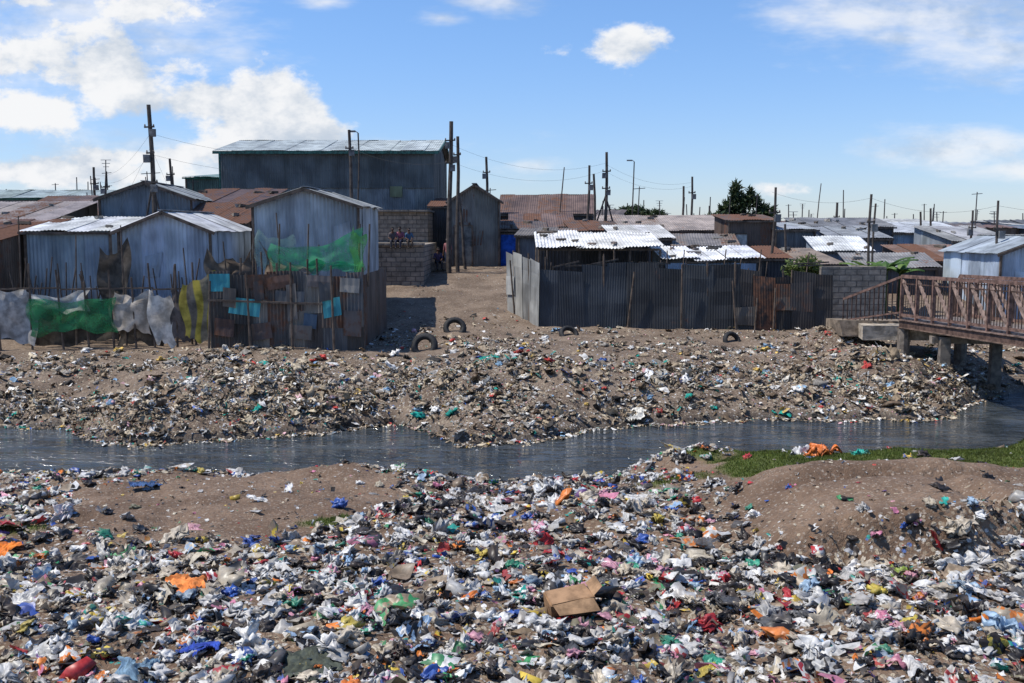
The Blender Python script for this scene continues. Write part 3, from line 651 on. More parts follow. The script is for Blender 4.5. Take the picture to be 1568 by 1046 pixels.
# ---------------------------------------------------------------- fences
def tinfence(name,pts,h,col,rust,lean=0.0,pw=.8,seed=0,lower=None):
    random.seed(seed+100); mb=MB(); t=MB()
    for (a,b) in zip(pts[:-1],pts[1:]):
        L=math.dist(a,b); n=max(1,round(L/pw))
        for i in range(n):
            q0=i/n-.02;q1=(i+1)/n+.02
            pa=(a[0]+(b[0]-a[0])*q0,a[1]+(b[1]-a[1])*q0); pb=(a[0]+(b[0]-a[0])*q1,a[1]+(b[1]-a[1])*q1)
            za=tz(*pa)-.1; zb=tz(*pb)-.1; hh=h+random.uniform(-.2,.16); tl=random.uniform(-.09,.09); ln=lean+random.uniform(-.10,.10)
            cc=random.choice(col); k=random.uniform(.7,1.3)
            ru=(rust(pa[0]) if callable(rust) else rust)+random.uniform(-.12,.22)
            mb.sheet((pa[0],pa[1],za),(pb[0],pb[1],zb),(pb[0]+tl,pb[1]+ln,zb+hh+.1+random.uniform(-.09,.09)),(pa[0]+tl,pa[1]+ln,za+hh+.1),(cc[0]*k,cc[1]*k,cc[2]*k,max(0,ru)),0,.09,.005,off=(i%2)*.02,rows=5)
            if random.random()<.3:
                zz=za+random.uniform(.1,.9); hh2=random.uniform(.5,1.1); cc=random.choice(col); k=random.uniform(.8,1.7); dx=random.uniform(-.1,.1)
                mb.sheet((pa[0]+dx,pa[1]-.05,zz),(pb[0]+dx,pb[1]-.05,zz+random.uniform(-.06,.06)),(pb[0]+dx,pb[1]-.04+ln*.5,zz+hh2),(pa[0]+dx,pa[1]-.04+ln*.5,zz+hh2+random.uniform(-.05,.05)),(cc[0]*k,cc[1]*k,cc[2]*k,max(0,ru+.12)),0,.09,.005)
            if random.random()<.35:
                t.tube([(pa[0],pa[1]+.1,za),(pa[0]+random.uniform(-.05,.05),pa[1]+.1,za+hh+random.uniform(.1,.4))],[.045,.035],WD,n=6)
            if random.random()<.22:
                t.tube([(pa[0],pa[1]-.09,za),(pa[0]+random.uniform(-.25,.25),pa[1]-.08,za+hh*random.uniform(.6,1.05))],[.035,.03],WD,n=6)
    e=empty(name); mb.obj('tin_sheets',[TIN],e); 
    if t.V: t.obj('timber_posts',[WOOD],e)
    return e
tinfence('corrugated_tin_fence',[(-.15,38.8),(.95,36.2)],2.25,[(.42,.41,.37),(.34,.34,.32)],.15,.0,.75,1)
tinfence('corrugated_tin_fence',[(.98,36.2),(4.2,36.0)],2.2,[(.055,.062,.07),(.068,.075,.083),(.045,.05,.057)],.08,.12,.85,2)
tinfence('corrugated_tin_fence',[(4.2,35.9),(8.0,35.5)],2.15,[(.045,.048,.052),(.056,.06,.063),(.04,.041,.042)],.24,.08,.85,3)
tinfence('corrugated_tin_fence',[(8.0,35.5),(11.2,35.2)],2.0,[(.055,.048,.043),(.07,.06,.05),(.045,.04,.037)],.38,.05,.7,4)
mb=MB(); mb.box((12.2,36.1,2.2),(2.3,.25,2.5),(.3,.3,.3)); mb.box((13.3,37.6,2.2),(.25,3,2.4),(.3,.3,.3)); mb.obj('stone_block_wall',[BLOCK])
mb=MB()
for k in range(26):
    x=random.uniform(.9,11); mb.tube([(x,36.6,1.5),(x+random.uniform(-.3,.3),36.5,random.uniform(3.3,4.1))],[.03,.022],WD,n=5)
for k in range(8):
    x=random.uniform(1.2,10.5); mb.beam((x,36.45,3.5+random.uniform(-.1,.1)),(x+random.uniform(.8,1.8),36.5,3.6+random.uniform(-.15,.15)),.05,.05,WD)
mb.obj('timber_poles_behind_fence',[WOOD])
random.seed(5)
e=empty('patchwork_tin_fence'); mb=MB(); t=MB(); x0,x1,yy=-9.35,-4.62,31.0
x=x0
pc=[(.11,.095,.085),(.15,.13,.115),(.09,.09,.09),(.18,.145,.12),(.12,.125,.13),(.24,.22,.19),(.07,.065,.06)]
while x<x1-.1:
    w=min(random.uniform(.35,.8),x1-x); z0=tz(x,yy)-.15; zt=3.45+random.uniform(-.14,.10); zm=random.uniform(1.7,2.8)
    mb.sheet((x,yy,z0),(x+w+.03,yy,z0),(x+w+.03,yy,zm+.1),(x,yy,zm+.1),(*random.choice(pc),random.uniform(.2,.5)),0,.11,.012,rows=2)
    mb.sheet((x,yy-.03,zm),(x+w+.03,yy-.03,zm+random.uniform(-.1,.1)),(x+w+.03,yy-.02,zt+random.uniform(-.05,.05)),(x,yy-.02,zt),(*random.choice(pc),random.uniform(.15,.5)),0,.11,.012,rows=2)
    x+=w
k=0
for (a,b,c,d,col,ru) in ((-9.30,-8.68,2.88,3.42,(.06,.34,.40),.30),(-8.75,-7.8,2.15,2.68,(.08,.40,.47),.27),(-5.8,-5.25,2.1,2.66,(.06,.32,.37),.33),(-6.45,-6.05,1.75,2.2,(.07,.11,.16),.38),(-8.2,-7.2,3.0,3.4,(.12,.08,.06),.45),(-7.3,-6.4,2.5,2.9,(.13,.135,.14),.36),(-7.5,-6.7,2.98,3.35,(.17,.10,.075),.48),(-9.2,-8.6,1.5,2.05,(.11,.07,.06),.45),(-6.9,-6.2,1.4,1.85,(.18,.16,.14),.4),(-5.3,-4.7,2.85,3.3,(.26,.24,.21),.36),(-8.0,-7.4,1.4,1.9,(.12,.09,.08),.45),(-6.3,-5.5,3.0,3.38,(.16,.14,.13),.4),(-5.2,-4.65,1.5,2.3,(.13,.11,.1),.45),(-8.9,-8.5,2.4,3.0,(.18,.155,.13),.36),(-6.9,-6.6,2.0,3.1,(.2,.18,.16),.32),(-5.9,-5.5,2.6,3.2,(.10,.10,.10),.36),(-7.9,-7.6,2.6,3.2,(.08,.07,.065),.45)):
    k+=1; z=random.uniform(-.07,.07); yo=yy-.06-.006*k; mb.sheet((a,yo,c+z),(b,yo,c-z),(b+z,yo+.004,d-z),(a+z,yo+.004,d+z*.5),(*col,ru),0,.2,.004)
mb.panels((x1,yy,1.0),(x1+.1,36,1.2),(x1+.1,36,3.4),(x1,yy,3.4),(.12,.1,.09),.4)
for k in range(12):
    x=x0+(x1-x0)*k/11; fr=k%3==0; t.tube([(x,yy-.2 if fr else yy+.1,tz(x,yy)-.1),(x+random.uniform(-.15,.15),yy-.18 if fr else yy+.1,3.2+random.uniform(.0,.9))],[.04,.03],WD,n=6)
t.beam((x0,yy-.19,2.62),(x1-1.2,yy-.19,2.5),.05,.06,WD)
mb.obj('tin_patches',[TIN],e); t.obj('timber_posts',[WOOD],e)

def cloth(mb,x0,x1,y,zt0,zt1,zb0,zb1,col,sag=.15,fold=.06,n=30,m=18,stripes=None,slant=0,mi=0):
    fold*=.7
    ph=[random.uniform(0,6) for _ in range(8)]; W=x1-x0; vs=[];cs=[]
    for j in range(m+1):
        t=j/m
        for i in range(n+1):
            q=i/n; zt=zt0+(zt1-zt0)*q-sag*math.sin(math.pi*q)+.04*math.sin(q*13+ph[0]); zb=zb0+(zb1-zb0)*q+.08*math.sin(q*7+ph[1])+.05*math.sin(q*19+ph[2])
            f=fold*((.3+t)*math.sin(q*W*3.2+t*3+ph[3])+.8*abs(math.sin(q*W*2+t*5*(1-t)+ph[4]))+.4*math.sin(q*W*9-t*6+ph[5])+.3*math.sin(t*9+q*4+ph[6]))
            vs.append((x0+W*q+slant*t+.06*math.sin(t*6+q*5+ph[7])*(1 if 0<q<1 else 1.5),y+f,zt+(zb-zt)*t))
            cs.append((*(stripes[int(q*len(stripes)*.999)] if stripes else col),0))
    b=len(mb.V); mb.V+=vs; mb.C+=cs
    for j in range(m):
        for i in range(n):
            a=b+j*(n+1)+i; mb.F.append((a,a+1,a+n+2,a+n+1)); mb.M.append(mi)
e=empty('tarpaulin_fence'); mb=MB(); nt=MB(); t=MB(); yy=31.6
tx=lambda x: tz(x,yy)
cloth(mb,-17.5,-15.2,yy,3.4,2.9,1.3,1.2,(.48,.46,.43),.25,.1,slant=.2)
cloth(mb,-15.4,-13.4,yy+.1,2.9,3.0,2.3,2.2,(.62,.61,.58),.3,.08)
cloth(mb,-15.6,-12.5,yy+.45,2.5,2.6,1.1,1.2,(.10,.085,.07),.1,.06)
cloth(nt,-15.2,-12.5,yy-.1,2.65,2.7,1.5,1.6,(.03,.28,.10),.15,.06)
cloth(mb,-12.6,-11.3,yy,2.85,2.9,1.75,1.45,(.60,.52,.42),.2,.08,slant=-.1)
cloth(mb,-12.6,-11.2,yy+.3,2.2,2.2,1.1,1.15,(.09,.075,.06),.05,.05)
cloth(mb,-11.45,-10.75,yy-.12,2.9,2.7,1.2,1.15,(.72,.67,.58),.1,.1,slant=.15)
cloth(mb,-10.8,-9.9,yy,2.9,3.1,1.3,1.3,(.14,.12,.11),.2,.08)
cloth(mb,-10.35,-9.35,yy-.15,3.05,3.5,1.35,1.3,(.4,.33,.1),.1,.035,stripes=[(.50,.41,.09),(.20,.18,.15),(.52,.42,.08),(.30,.26,.18),(.48,.38,.07)])
cloth(mb,-13.4,-12.4,yy+1.0,4.2,4.5,2.5,2.4,(.12,.10,.08),.4,.1)
cloth(mb,-9.9,-9.0,yy+.8,4.3,3.9,3.0,3.3,(.20,.16,.12),.35,.1,slant=.15)
cloth(mb,-9.0,-8.2,yy+.4,3.9,4.4,3.4,3.1,(.16,.12,.09),.4,.08,slant=-.1)
cloth(mb,-7.9,-7.2,yy+.1,4.5,3.8,3.2,3.4,(.26,.19,.13),.35,.08,slant=.2)
cloth(mb,-7.1,-5.9,yy-.2,3.9,3.9,3.3,3.5,(.34,.27,.22),.3,.05)
for x in [-17,-16.2,-15.2,-14.2,-13.4,-12.6,-11.9,-11.3,-10.6,-10.0,-9.4]:
    t.tube([(x,yy+.06,tx(x)-.2),(x+random.uniform(-.15,.15),yy-.02,random.uniform(2.9,3.9))],[.04,.03],WD,n=6)
for x,h in((-15.6,5.2),(-13.9,4.6),(-12.3,4.9),(-10.2,4.2),(-8.9,4.4),(-8.0,4.5),(-7.2,5.3),(-6.3,4.3)):
    t.tube([(x,yy+.3,1.1),(x+random.uniform(-.25,.25),yy+.35,h)],[.035,.02],WD,n=6)
for a,b in((-17,-14.2),(-14.2,-11.3),(-11.3,-9.4)): t.beam((a,yy,2.9),(b,yy,2.95),.05,.05,WD)
mb.obj('hung_cloth',[CLOTH],e); nt.obj('green_net',[NET],e); t.obj('timber_posts',[WOOD],e)
e=empty('green_shade_net'); nt=MB(); t=MB()
cloth(nt,-7.5,-4.7,31.3,4.35,4.85,3.45,3.55,(.08,.45,.20),.35,.07)
cloth(nt,-8.1,-6.9,31.8,4.8,4.6,3.5,3.4,(.33,.45,.38),.2,.08)
cloth(nt,-4.95,-4.55,31.2,4.85,4.6,3.4,3.4,(.12,.42,.1),.1,.06)
cloth(nt,-6.3,-4.7,31.25,3.85,3.75,3.5,3.5,(.02,.35,.16),.03,.04)
for x in(-8.1,-7.3,-6.4,-4.8,-4.5): t.tube([(x,31.45,3.0),(x+.08,31.45,4.95)],[.035,.025],WD,n=6)
nt.obj('net',[NET],e,True); t.obj('posts',[WOOD],e)
random.seed(31); mb=MB()
for k in range(60):
    x=random.uniform(-16,-9.5); y=random.uniform(32.3,33.1); mb.tube([(x,y,1.2),(x+random.uniform(-.6,.6),y+random.uniform(-.1,.1),random.uniform(2.2,4.0))],[.03,.02],(.12,.09,.07),n=5)
mb.obj('timber_pole_stack',[WOOD])

# ---------------------------------------------------------------- poles
def pole(name,x,y,zt,r0=.11,r1=.07,tilt=0,arms=0,brace=0,lamp=False,z0=None,col=(.09,.075,.065)):
    e=MB(); z0=tz(x,y)-.3 if z0 is None else z0; H=zt-z0
    pts=[(x+tilt*H*q+.05*math.sin(q*5+x),y+.04*math.cos(q*4+x),z0+H*q) for q in(0,.25,.5,.75,1)]
    e.tube(pts,[r0+(r1-r0)*q for q in(0,.25,.5,.75,1)],col,n=8)
    rs=random.Random(int(x*97)+int(y))
    for a in range(arms):
        z=zt-.85-a*.95-rs.uniform(0,.3); xx=x+tilt*(z-z0); L=rs.uniform(.16,.26)
        e.beam((xx-L,y-.08,z),(xx+L,y-.08,z+.02),.06,.06,col)
        for s_ in(-L+.03,L-.03): e.tube([(xx+s_,y-.08,z+.02),(xx+s_,y-.08,z+.08),(xx+s_,y-.08,z+.12)],[.022,.035,.015],(.22,.18,.15),n=6)
        e.box((xx+rs.choice([-.12,.12]),y-.13,z-.22),(.24,.16,.30),(.17,.17,.17),jit=.01)
    for b in range(brace):
        s_=1 if b%2 else -1; e.tube([(x+s_*1.1,y+.2,z0+.2),(x+tilt*H*.6,y,z0+H*.62)],[.05,.04],col,n=6)
    if lamp:
        e.tube([(pts[-1][0],y,zt),(pts[-1][0]-.12,y,zt+.08),(pts[-1][0]-.25,y,zt+.1)],[.03,.025,.03],(.2,.2,.2),n=6)
        e.box((pts[-1][0]-.35,y,zt+.09),(.4,.18,.09),(.22,.22,.22))
    return e.obj(name,[WOOD])
pole('utility_pole',-14.15,40,9.6,.12,.08,0,3,2)
pole('utility_pole',-20.1,60,8.9,.10,.07,0,2); pole('utility_pole',-24.6,60,8.4,.10,.07,0,1); pole('utility_pole',-23.3,58,8.0,.09,.06,.03,1)
pole('utility_pole',-7.95,50,9.6,.1,.07,0,1); pole('street_lamp',-8.6,57,10.1,.05,.04,0,0,0,True,z0=5)
pole('utility_pole',-2.95,47.5,9.75,.12,.09,.012,2); pole('utility_pole',-2.55,47.9,9.1,.10,.07,-.004,1); pole('utility_pole',-2.2,49,6.3,.08,.06,-.1,0)
pole('utility_pole',-1.5,60,9.0,.1,.07,0,1); pole('utility_pole',4.05,55,8.2,.08,.06,.02,1); pole('utility_pole',4.6,56,7.8,.08,.06,-.02,0)
pole('utility_pole',5.0,55,8.9,.10,.07,.02,2,2)
pole('street_lamp',8.95,75,9.7,.06,.04,0,0,0,True)
pole('utility_pole',10.1,60,7.3,.08,.06,0,0); pole('utility_pole',10.75,61,7.9,.08,.06,.01,1)
pole('utility_pole',10.75,42,6.5,.07,.05,.03,1); pole('utility_pole',22.4,70,6.6,.1,.08,0,1)
pole('utility_pole',21.0,70,7.9,.05,.03,.05,0)
pole('utility_pole',14.15,40,6.15,.06,.05,.0,1); pole('utility_pole',14.5,40.5,5.8,.05,.04,0,0)
pole('utility_pole',24.2,60,5.8,.08,.06,0,0); pole('utility_pole',24.8,60,6.0,.08,.06,0,0)
pole('utility_pole',22.7,50,5.7,.07,.05,0,1); pole('utility_pole',19.15,40,5.9,.06,.045,.01,1)
pole('utility_pole',2.7,60,8.4,.05,.03,.06,0); pole('utility_pole',11.9,44,5.0,.06,.05,0,0)
mb=MB(); random.seed(9)
for k in range(190):
    d=random.uniform(60,130); x=random.uniform(-.6,.6)*d
    if k<60: x=random.uniform(-.55,-.3)*d
    if -17<x<-3.5 and d<80: x-=16
    h=random.uniform(5.5,7.5)+ (d-60)*.01+(1.4 if x<-15 else 0); tl=random.uniform(-.25,.25); r_=.03*d/60
    mb.tube([(x,d,3),(x+tl*.5,d,(3+h)/2),(x+tl,d,h)],[r_*1.5,r_*1.2,r_],(.09,.08,.075),n=5)
    if random.random()<.3: mb.beam((x+tl-.35,d,h-.15),(x+tl+.35,d,h-.1),.04,.04,(.1,.1,.1))
    if random.random()<.15:
        for q in(0,.2,.4): mb.beam((x+tl-.3+q*.3,d,h-q),(x+tl+.3-q*.3,d,h-q),.03,.03,(.3,.3,.3))
mb.obj('distant_antenna_poles',[WOOD])
mb=MB()
def wire(p,q,s=.6,r_=.004):
    p=Vector(p);q=Vector(q); pts=[p.lerp(q,k/14)-Vector((0,0,s*4*(k/14)*(1-k/14))) for k in range(15)]; mb.tube(pts,[r_]*15,(.05,.05,.05),n=4)
for dz in(.8,1.6):
    wire((-14.15,40,9.3-dz),(-7.95,50,9.4-dz),.5); wire((-7.95,50,9.4-dz*.4),(-2.85,47.5,9.5-dz),.4); wire((-14.15,40,9.3-dz),(-24.6,60,8.2-dz*.3),.6)
    wire((-2.85,47.5,9.5-dz),(5.0,55,8.7-dz*.5),.7); wire((5.0,55,8.7-dz*.5),(10.75,61,7.8-dz*.3),.5)
wire((10.75,42,6.3),(14.15,40,6.0),.3);wire((14.15,40,6.0),(19.15,40,5.7),.4);wire((19.15,40,5.7),(30,42,5.6),.4)
wire((-14.15,40,8),(-16.2,37,2),.02);wire((-14.15,40,8),(-12.3,38,5),.02)
mb.obj('overhead_wires',[RUBBER])

# ---------------------------------------------------------------- trees
def tree(name,x,y,z0,blobs,n,ls,cols,trunk_r=.22,feather=1.0):
    e=empty(name); t=MB(); top=max(b[2] for b in blobs)
    t.tube([(x,y,z0),(x+.1,y,z0+(top-z0)*.5),(x,y,top)],[trunk_r,trunk_r*.6,.05],(.07,.055,.045))
    for b in blobs:
        t.tube([(x,y,z0+(b[2]-z0)*.35),((x+b[0])/2,(y+b[1])/2,z0+(b[2]-z0)*.75),(b[0],b[1],b[2])],[.1,.06,.02],(.07,.055,.045),n=6)
    V=[];C=[]
    wts=np.array([b[3]*b[4] for b in blobs]); wts/=wts.sum(); ks=rng.choice(len(blobs),n,p=wts)
    for k in ks:
        b=blobs[k]; d=rng.normal(size=3); d/=np.linalg.norm(d); rad=rng.uniform(.15,1)**.6
        p=np.array(b[:3])+d*rad*np.array([b[3],b[3],b[4]])*(1+.3*math.sin(d[0]*9+k)*math.sin(d[2]*7))
        a=rng.normal(size=3);a/=np.linalg.norm(a); a[2]+=feather*.9; a/=np.linalg.norm(a); s_=np.cross(a,rng.normal(size=3)); s_/=np.linalg.norm(s_)
        L=ls*rng.uniform(.6,1.5); V+=[p-s_*L*.22,p+s_*L*.22,p+a*L]
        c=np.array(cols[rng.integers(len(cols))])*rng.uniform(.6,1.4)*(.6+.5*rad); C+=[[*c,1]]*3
    t.obj('trunk_and_limbs',[WOOD],e)
    o=mesh_np('foliage',np.array(V),np.arange(len(V)).reshape(-1,3),[LEAF],{'col':np.array(C)}); o.parent=e
TG=[(.035,.06,.022),(.05,.075,.03),(.03,.05,.02),(.075,.095,.04)]
bl=[(20.9,95,8.2,.6,1.0),(21.7,95,7.2,.8,.8),(20.5,95,6.8,.8,.8),(22.7,95,7.3,.7,.7),(23.5,95,6.4,.8,.7),(24.1,95,5.4,.8,.9),(23.0,95,5.3,1.2,1.0),(21.4,95.3,5.6,1.4,1.1),(19.6,94.6,5.7,1.0,.7),(18.6,95,5.5,.9,.6),(22.3,95,8.1,.3,.5),(19.7,95,6.6,.4,.4),(24.3,95,6.4,.4,.4),(18.2,95,5.0,.6,.5)]
tree('broadleaf_tree',21.5,95,3,bl,5200,.42,TG,.3,.6)
bl=[(10.2,100,5.9,1.4,.8),(12.2,101,6.2,1.6,.9),(14.2,100,5.8,1.3,.8),(11.2,100,6.3,.7,.6)]
tree('distant_tree',12.2,100,3,bl,3500,.4,TG,.2,.3)
b0=tz(10.9,37.4)
tree('leafy_shrub',10.9,37.4,b0,[(10.9,37.2,3.5,.45,.35),(10.4,37.3,3.35,.4,.3),(11.2,37.5,3.2,.4,.3)],1300,.14,[(.12,.17,.04),(.16,.2,.06),(.07,.11,.03)],.04,.2)
def banana(x,y,z0,h):
    mb=MB(); mb.tube([(x,y,z0),(x,y,z0+h*.6)],[.1,.06],(.12,.14,.05))
    for k in range(9):
        a=k*2.4+random.random(); el=random.uniform(.5,1.2); L=random.uniform(.7,1.2); vs=[];fs=[]
        for j in range(8):
            q=j/7; rr=L*q*math.cos(el-q*.8); zz=z0+h*.6+L*(math.sin(el)*q-.45*q*q); w=.16*math.sin(math.pi*min(1,q*.9+.08))
            cx,cy=x+rr*math.cos(a),y+rr*math.sin(a); sx,sy=-math.sin(a)*w,math.cos(a)*w
            vs+=[(cx-sx,cy-sy,zz-.04),(cx,cy,zz+.02),(cx+sx,cy+sy,zz-.04)]
        for j in range(7):
            for s_ in(0,1): fs.append((j*3+s_,j*3+s_+1,j*3+s_+4,j*3+s_+3))
        mb.add(vs,fs,random.choice([(.09,.17,.035),(.13,.21,.05),(.06,.12,.03)]))
    mb.obj('banana_plant',[LEAF])
banana(14.2,38.2,tz(14.2,38.2),2.8); banana(14.9,38.6,tz(14.9,38.6),2.5); banana(13.8,39,tz(13.8,39),2.4)

# ---------------------------------------------------------------- footbridge
e=empty('steel_footbridge'); P0=Vector((11.95,30.8,2.05)); P1=Vector((14.6,11.5,2.35)); D=(P1-P0); L=D.length; u=D/L; side=Vector((-u.y,u.x,0)).normalized()
if side.x<0: side=-side
PK=(.19,.115,.09);PD=(.09,.055,.042); Wd=1.9; h=1.3
deck=MB(); a=MB(); inf=MB()
deck.beam(P0+side*Wd/2,P1+side*Wd/2,Wd-.05,.08,(.2,.17,.15))
for s_ in(0,Wd): 
    q=side*s_
    deck.beam(P0+q+Vector((0,0,-.14)),P1+q+Vector((0,0,-.14)),.10,.22,(.12,.075,.058)); deck.beam(P0+q+Vector((0,0,-.03)),P1+q+Vector((0,0,-.03)),.20,.03,(.22,.15,.12)); deck.beam(P0+q+Vector((0,0,-.26)),P1+q+Vector((0,0,-.26)),.20,.03,(.18,.12,.09))
n=int(L/.85)
for s_ in(0,Wd):
    q=side*s_
    a.beam(P0+q+Vector((0,0,h)),P1+q+Vector((0,0,h)),.08,.10,PK); a.beam(P0+q+Vector((0,0,.12)),P1+q+Vector((0,0,.12)),.06,.08,PK); a.beam(P0+q+Vector((0,0,h-.22)),P1+q+Vector((0,0,h-.22)),.035,.035,PD)
    for k in range(n+1):
        p=P0+u*(L*k/n)+q; a.beam(p,p+Vector((0,0,h)),.08,.08,PK)
        if k<n:
            p2=P0+u*(L*(k+1)/n)+q
            a.beam(p+Vector((0,0,h-.05)),p2+Vector((0,0,.14)),.035,.13,(.32,.225,.18))
            for j in range(1,7):
                pj=p.lerp(p2,j/7); inf.beam(pj+Vector((0,0,.1)),pj+Vector((0,0,h-.05)),.018,.018,PD)
for st,en in((P0,Vector((10.7,32.4,1.75))),(P0+side*Wd,Vector((14.3,32.9,1.75)))):
    a.beam(st+Vector((0,0,h)),en+Vector((0,0,h-.5)),.06,.07,PK); a.beam(st+Vector((0,0,.2)),en+Vector((0,0,.1)),.05,.05,PK)
    for j in range(14):
        p=st.lerp(en,j/13); a.beam(p,p+Vector((0,0,h-.5*j/13)),.03,.03,PD)
deck.obj('deck_and_girders',[METAL],e); a.obj('railings',[METAL],e); inf.obj('balusters',[METAL],e)
c=MB(); cc=(.42,.36,.28)
c.box((12.5,31.2,1.62),(3.2,.9,.46),cc,rz=-.13,jit=.03)
c.box((12.3,32.6,1.6),(3.6,2.2,.5),(.24,.19,.14),rz=-.1,jit=.08)
for s_ in(.1,Wd+.1):
    p=P0+side*s_; c.tube([(p.x,p.y-.05,-.2),(p.x,p.y-.05,1.76)],[.2,.19],(.20,.17,.14),n=10)
p=P0+u*2.2
for s_ in(.15,Wd-.15):
    q=p+side*s_; c.box((q.x,q.y,.72),(.28,.28,2.0),(.20,.17,.14),rz=-.13)
c.box(tuple((p+side*Wd/2)[:2])+(1.62,),(Wd+.3,.3,.2),(.24,.20,.16),rz=-.13)
c.obj('abutment_and_piers',[CONC],e)

# ---------------------------------------------------------------- people
def person(loc,yaw,pose,h,shirt,trous,hair=(.01,.01,.01)):
    s=h/1.7; sk=(.09,.045,.028); e=empty('person',loc); e.rotation_euler=(0,0,yaw)
    if pose=='stand':
        J=dict(pel=(0,0,.95),chest=(0,0,1.3),neck=(0,0,1.45),nk2=(0,-.01,1.54))
        arm=[(.17,0,1.38),(.23,.02,1.1),(.24,-.06,.86)]; leg=[(.09,0,.90),(.10,-.02,.5),(.10,.02,.09),(.11,-.15,.04)]
    else:
        J=dict(pel=(0,0,.12),chest=(0,-.06,.46),neck=(0,-.09,.62),nk2=(0,-.11,.70))
        arm=[(.17,-.07,.54),(.24,-.12,.30),(.14,-.32,.24)]; leg=[(.10,-.05,.10),(.13,-.44,.16),(.13,-.48,-.26),(.13,-.6,-.30)]
    V=[J['pel'],J['chest'],J['neck'],J['nk2']]; R=[.13,.15,.06,.055]; E=[(0,1),(1,2),(2,3)]
    for sg in(1,-1):
        pr=1
        for p,r_ in zip(arm,(.065,.045,.03)):
            V.append((p[0]*sg,p[1],p[2]));R.append(r_);E.append((pr,len(V)-1));pr=len(V)-1
        w=Vector(V[pr]); d=(w-Vector(V[pr-1])).normalized()
        V.append(tuple(w+d*.08));R.append(.035);E.append((pr,len(V)-1));pl=len(V)-1
        for f in range(4): V.append(tuple(w+d*(.165-.012*abs(f-1))+Vector(((f-1.5)*.02,-.012,0))));R.append(.009);E.append((pl,len(V)-1))
        V.append(tuple(w+d*.10+Vector((-.045*sg,-.03,0))));R.append(.010);E.append((pl,len(V)-1))
        pr=0
        for p,r_ in zip(leg,(.095,.07,.045,.035)):
            V.append((p[0]*sg,p[1],p[2]));R.append(r_);E.append((pr,len(V)-1));pr=len(V)-1
    me=bpy.data.meshes.new('body'); me.from_pydata(V,E,[]); o=bpy.data.objects.new('b',me); COL.objects.link(o)
    o.modifiers.new('Skin','SKIN'); sv=me.skin_vertices[0].data
    for i_,r_ in enumerate(R): sv[i_].radius=(r_*1.0,r_*(.75 if i_ in(0,1) else 1))
    sv[0].use_root=True; sm=o.modifiers.new('sub','SUBSURF'); sm.levels=1; sm.render_levels=1
    dg=bpy.context.evaluated_depsgraph_get(); ev=bpy.data.meshes.new_from_object(o.evaluated_get(dg)); bpy.data.objects.remove(o)
    Va=np.array(V); co=np.array([v.co[:] for v in ev.vertices])
    lab=[]
    for (a_,b_) in E:
        if b_==1: lab.append('s')
        elif b_ in(2,3): lab.append('k')
        else:
            k=(b_-4)%13
            lab.append('s' if k<2 else ('k' if k<9 else ('t' if k<12 else 'f')))
    cl={'s':shirt,'k':sk,'t':trous,'f':(.03,.025,.02)}
    best=np.full(len(co),1e9); ci=np.zeros((len(co),4)); ci[:,3]=1
    for (a_,b_),l in zip(E,lab):
        A_,B_=Va[a_],Va[b_]; ab=B_-A_; tt=np.clip(((co-A_)@ab)/(ab@ab+1e-9),0,1); dd=np.linalg.norm(co-(A_+tt[:,None]*ab),axis=1)-R[b_]*.5
        k=dd<best; best[k]=dd[k]; ci[k,:3]=cl[l]
    at=ev.color_attributes.new('col','FLOAT_COLOR','POINT'); at.data.foreach_set('color',ci.astype(np.float32).ravel())
    ev.materials.clear(); ev.materials.append(SKIN); ev.polygons.foreach_set('use_smooth',[True]*len(ev.polygons))
    b=bpy.data.objects.new('body',ev); COL.objects.link(b); b.parent=e; b.scale=(s,s,s)
    Vh,Fh=ico(4); H=Vh*np.array([.078,.095,.118]); H[:,1]+=-.012*(Vh[:,2]<-.3)
    nose=np.exp(-((Vh[:,0]/.16)**2+((Vh[:,2]+.1)/.2)**2))*(Vh[:,1]<0); H[:,1]-=nose*.025
    for sg in(1,-1):
        ear=np.exp(-((Vh[:,1]-.05)/.2)**2-((Vh[:,2]+.05)/.25)**2)*(Vh[:,0]*sg>.8); H[:,0]+=sg*ear*.02
    c=np.tile([*sk,1.0],(len(H),1)); hm=(Vh[:,2]>.35)|((Vh[:,1]>.25)&(Vh[:,2]>-.35)); c[hm]=[*hair,1]; H[hm]*=1.07
    for sg in(1,-1):
        em=((Vh[:,0]-.36*sg)**2+(Vh[:,2]-.05)**2<.015)&(Vh[:,1]<0); c[em]=[.5,.5,.5,1]
    mm=(np.abs(Vh[:,0])<.3)&(np.abs(Vh[:,2]+.45)<.07)&(Vh[:,1]<0); c[mm]=[.16,.05,.04,1]
    H=H+np.array(J['nk2'])+np.array([0,-.01,.10])
    ho=mesh_np('head',H*s,Fh,[SKIN],{'col':c},True); ho.parent=e
person((-6.25,44.6,4.1),.1,'stand',1.15,(.05,.1,.3),(.06,.06,.1))
person((-5.2,44.0,4.18),.2,'ledge',1.3,(.12,.1,.1),(.05,.05,.06))
person((-4.85,44.0,4.18),-.2,'ledge',1.35,(.25,.08,.12),(.04,.04,.06))
person((-4.5,44.0,4.18),.3,'ledge',1.25,(.06,.12,.2),(.08,.06,.05))
person((-3.55,48.2,tz(-3.55,48.2)+.35),.3,'ledge',1.5,(.08,.06,.12),(.04,.04,.05))
mb=MB(); mb.box((-3.55,48.35,tz(-3.55,48.35)+.17),(.7,.5,.4),(.2,.17,.14),jit=.03); mb.obj('stone_seat',[CONC])
person((-3.1,48.6,tz(-3.1,48.6)),-.4,'stand',1.5,(.3,.12,.12),(.05,.06,.1))

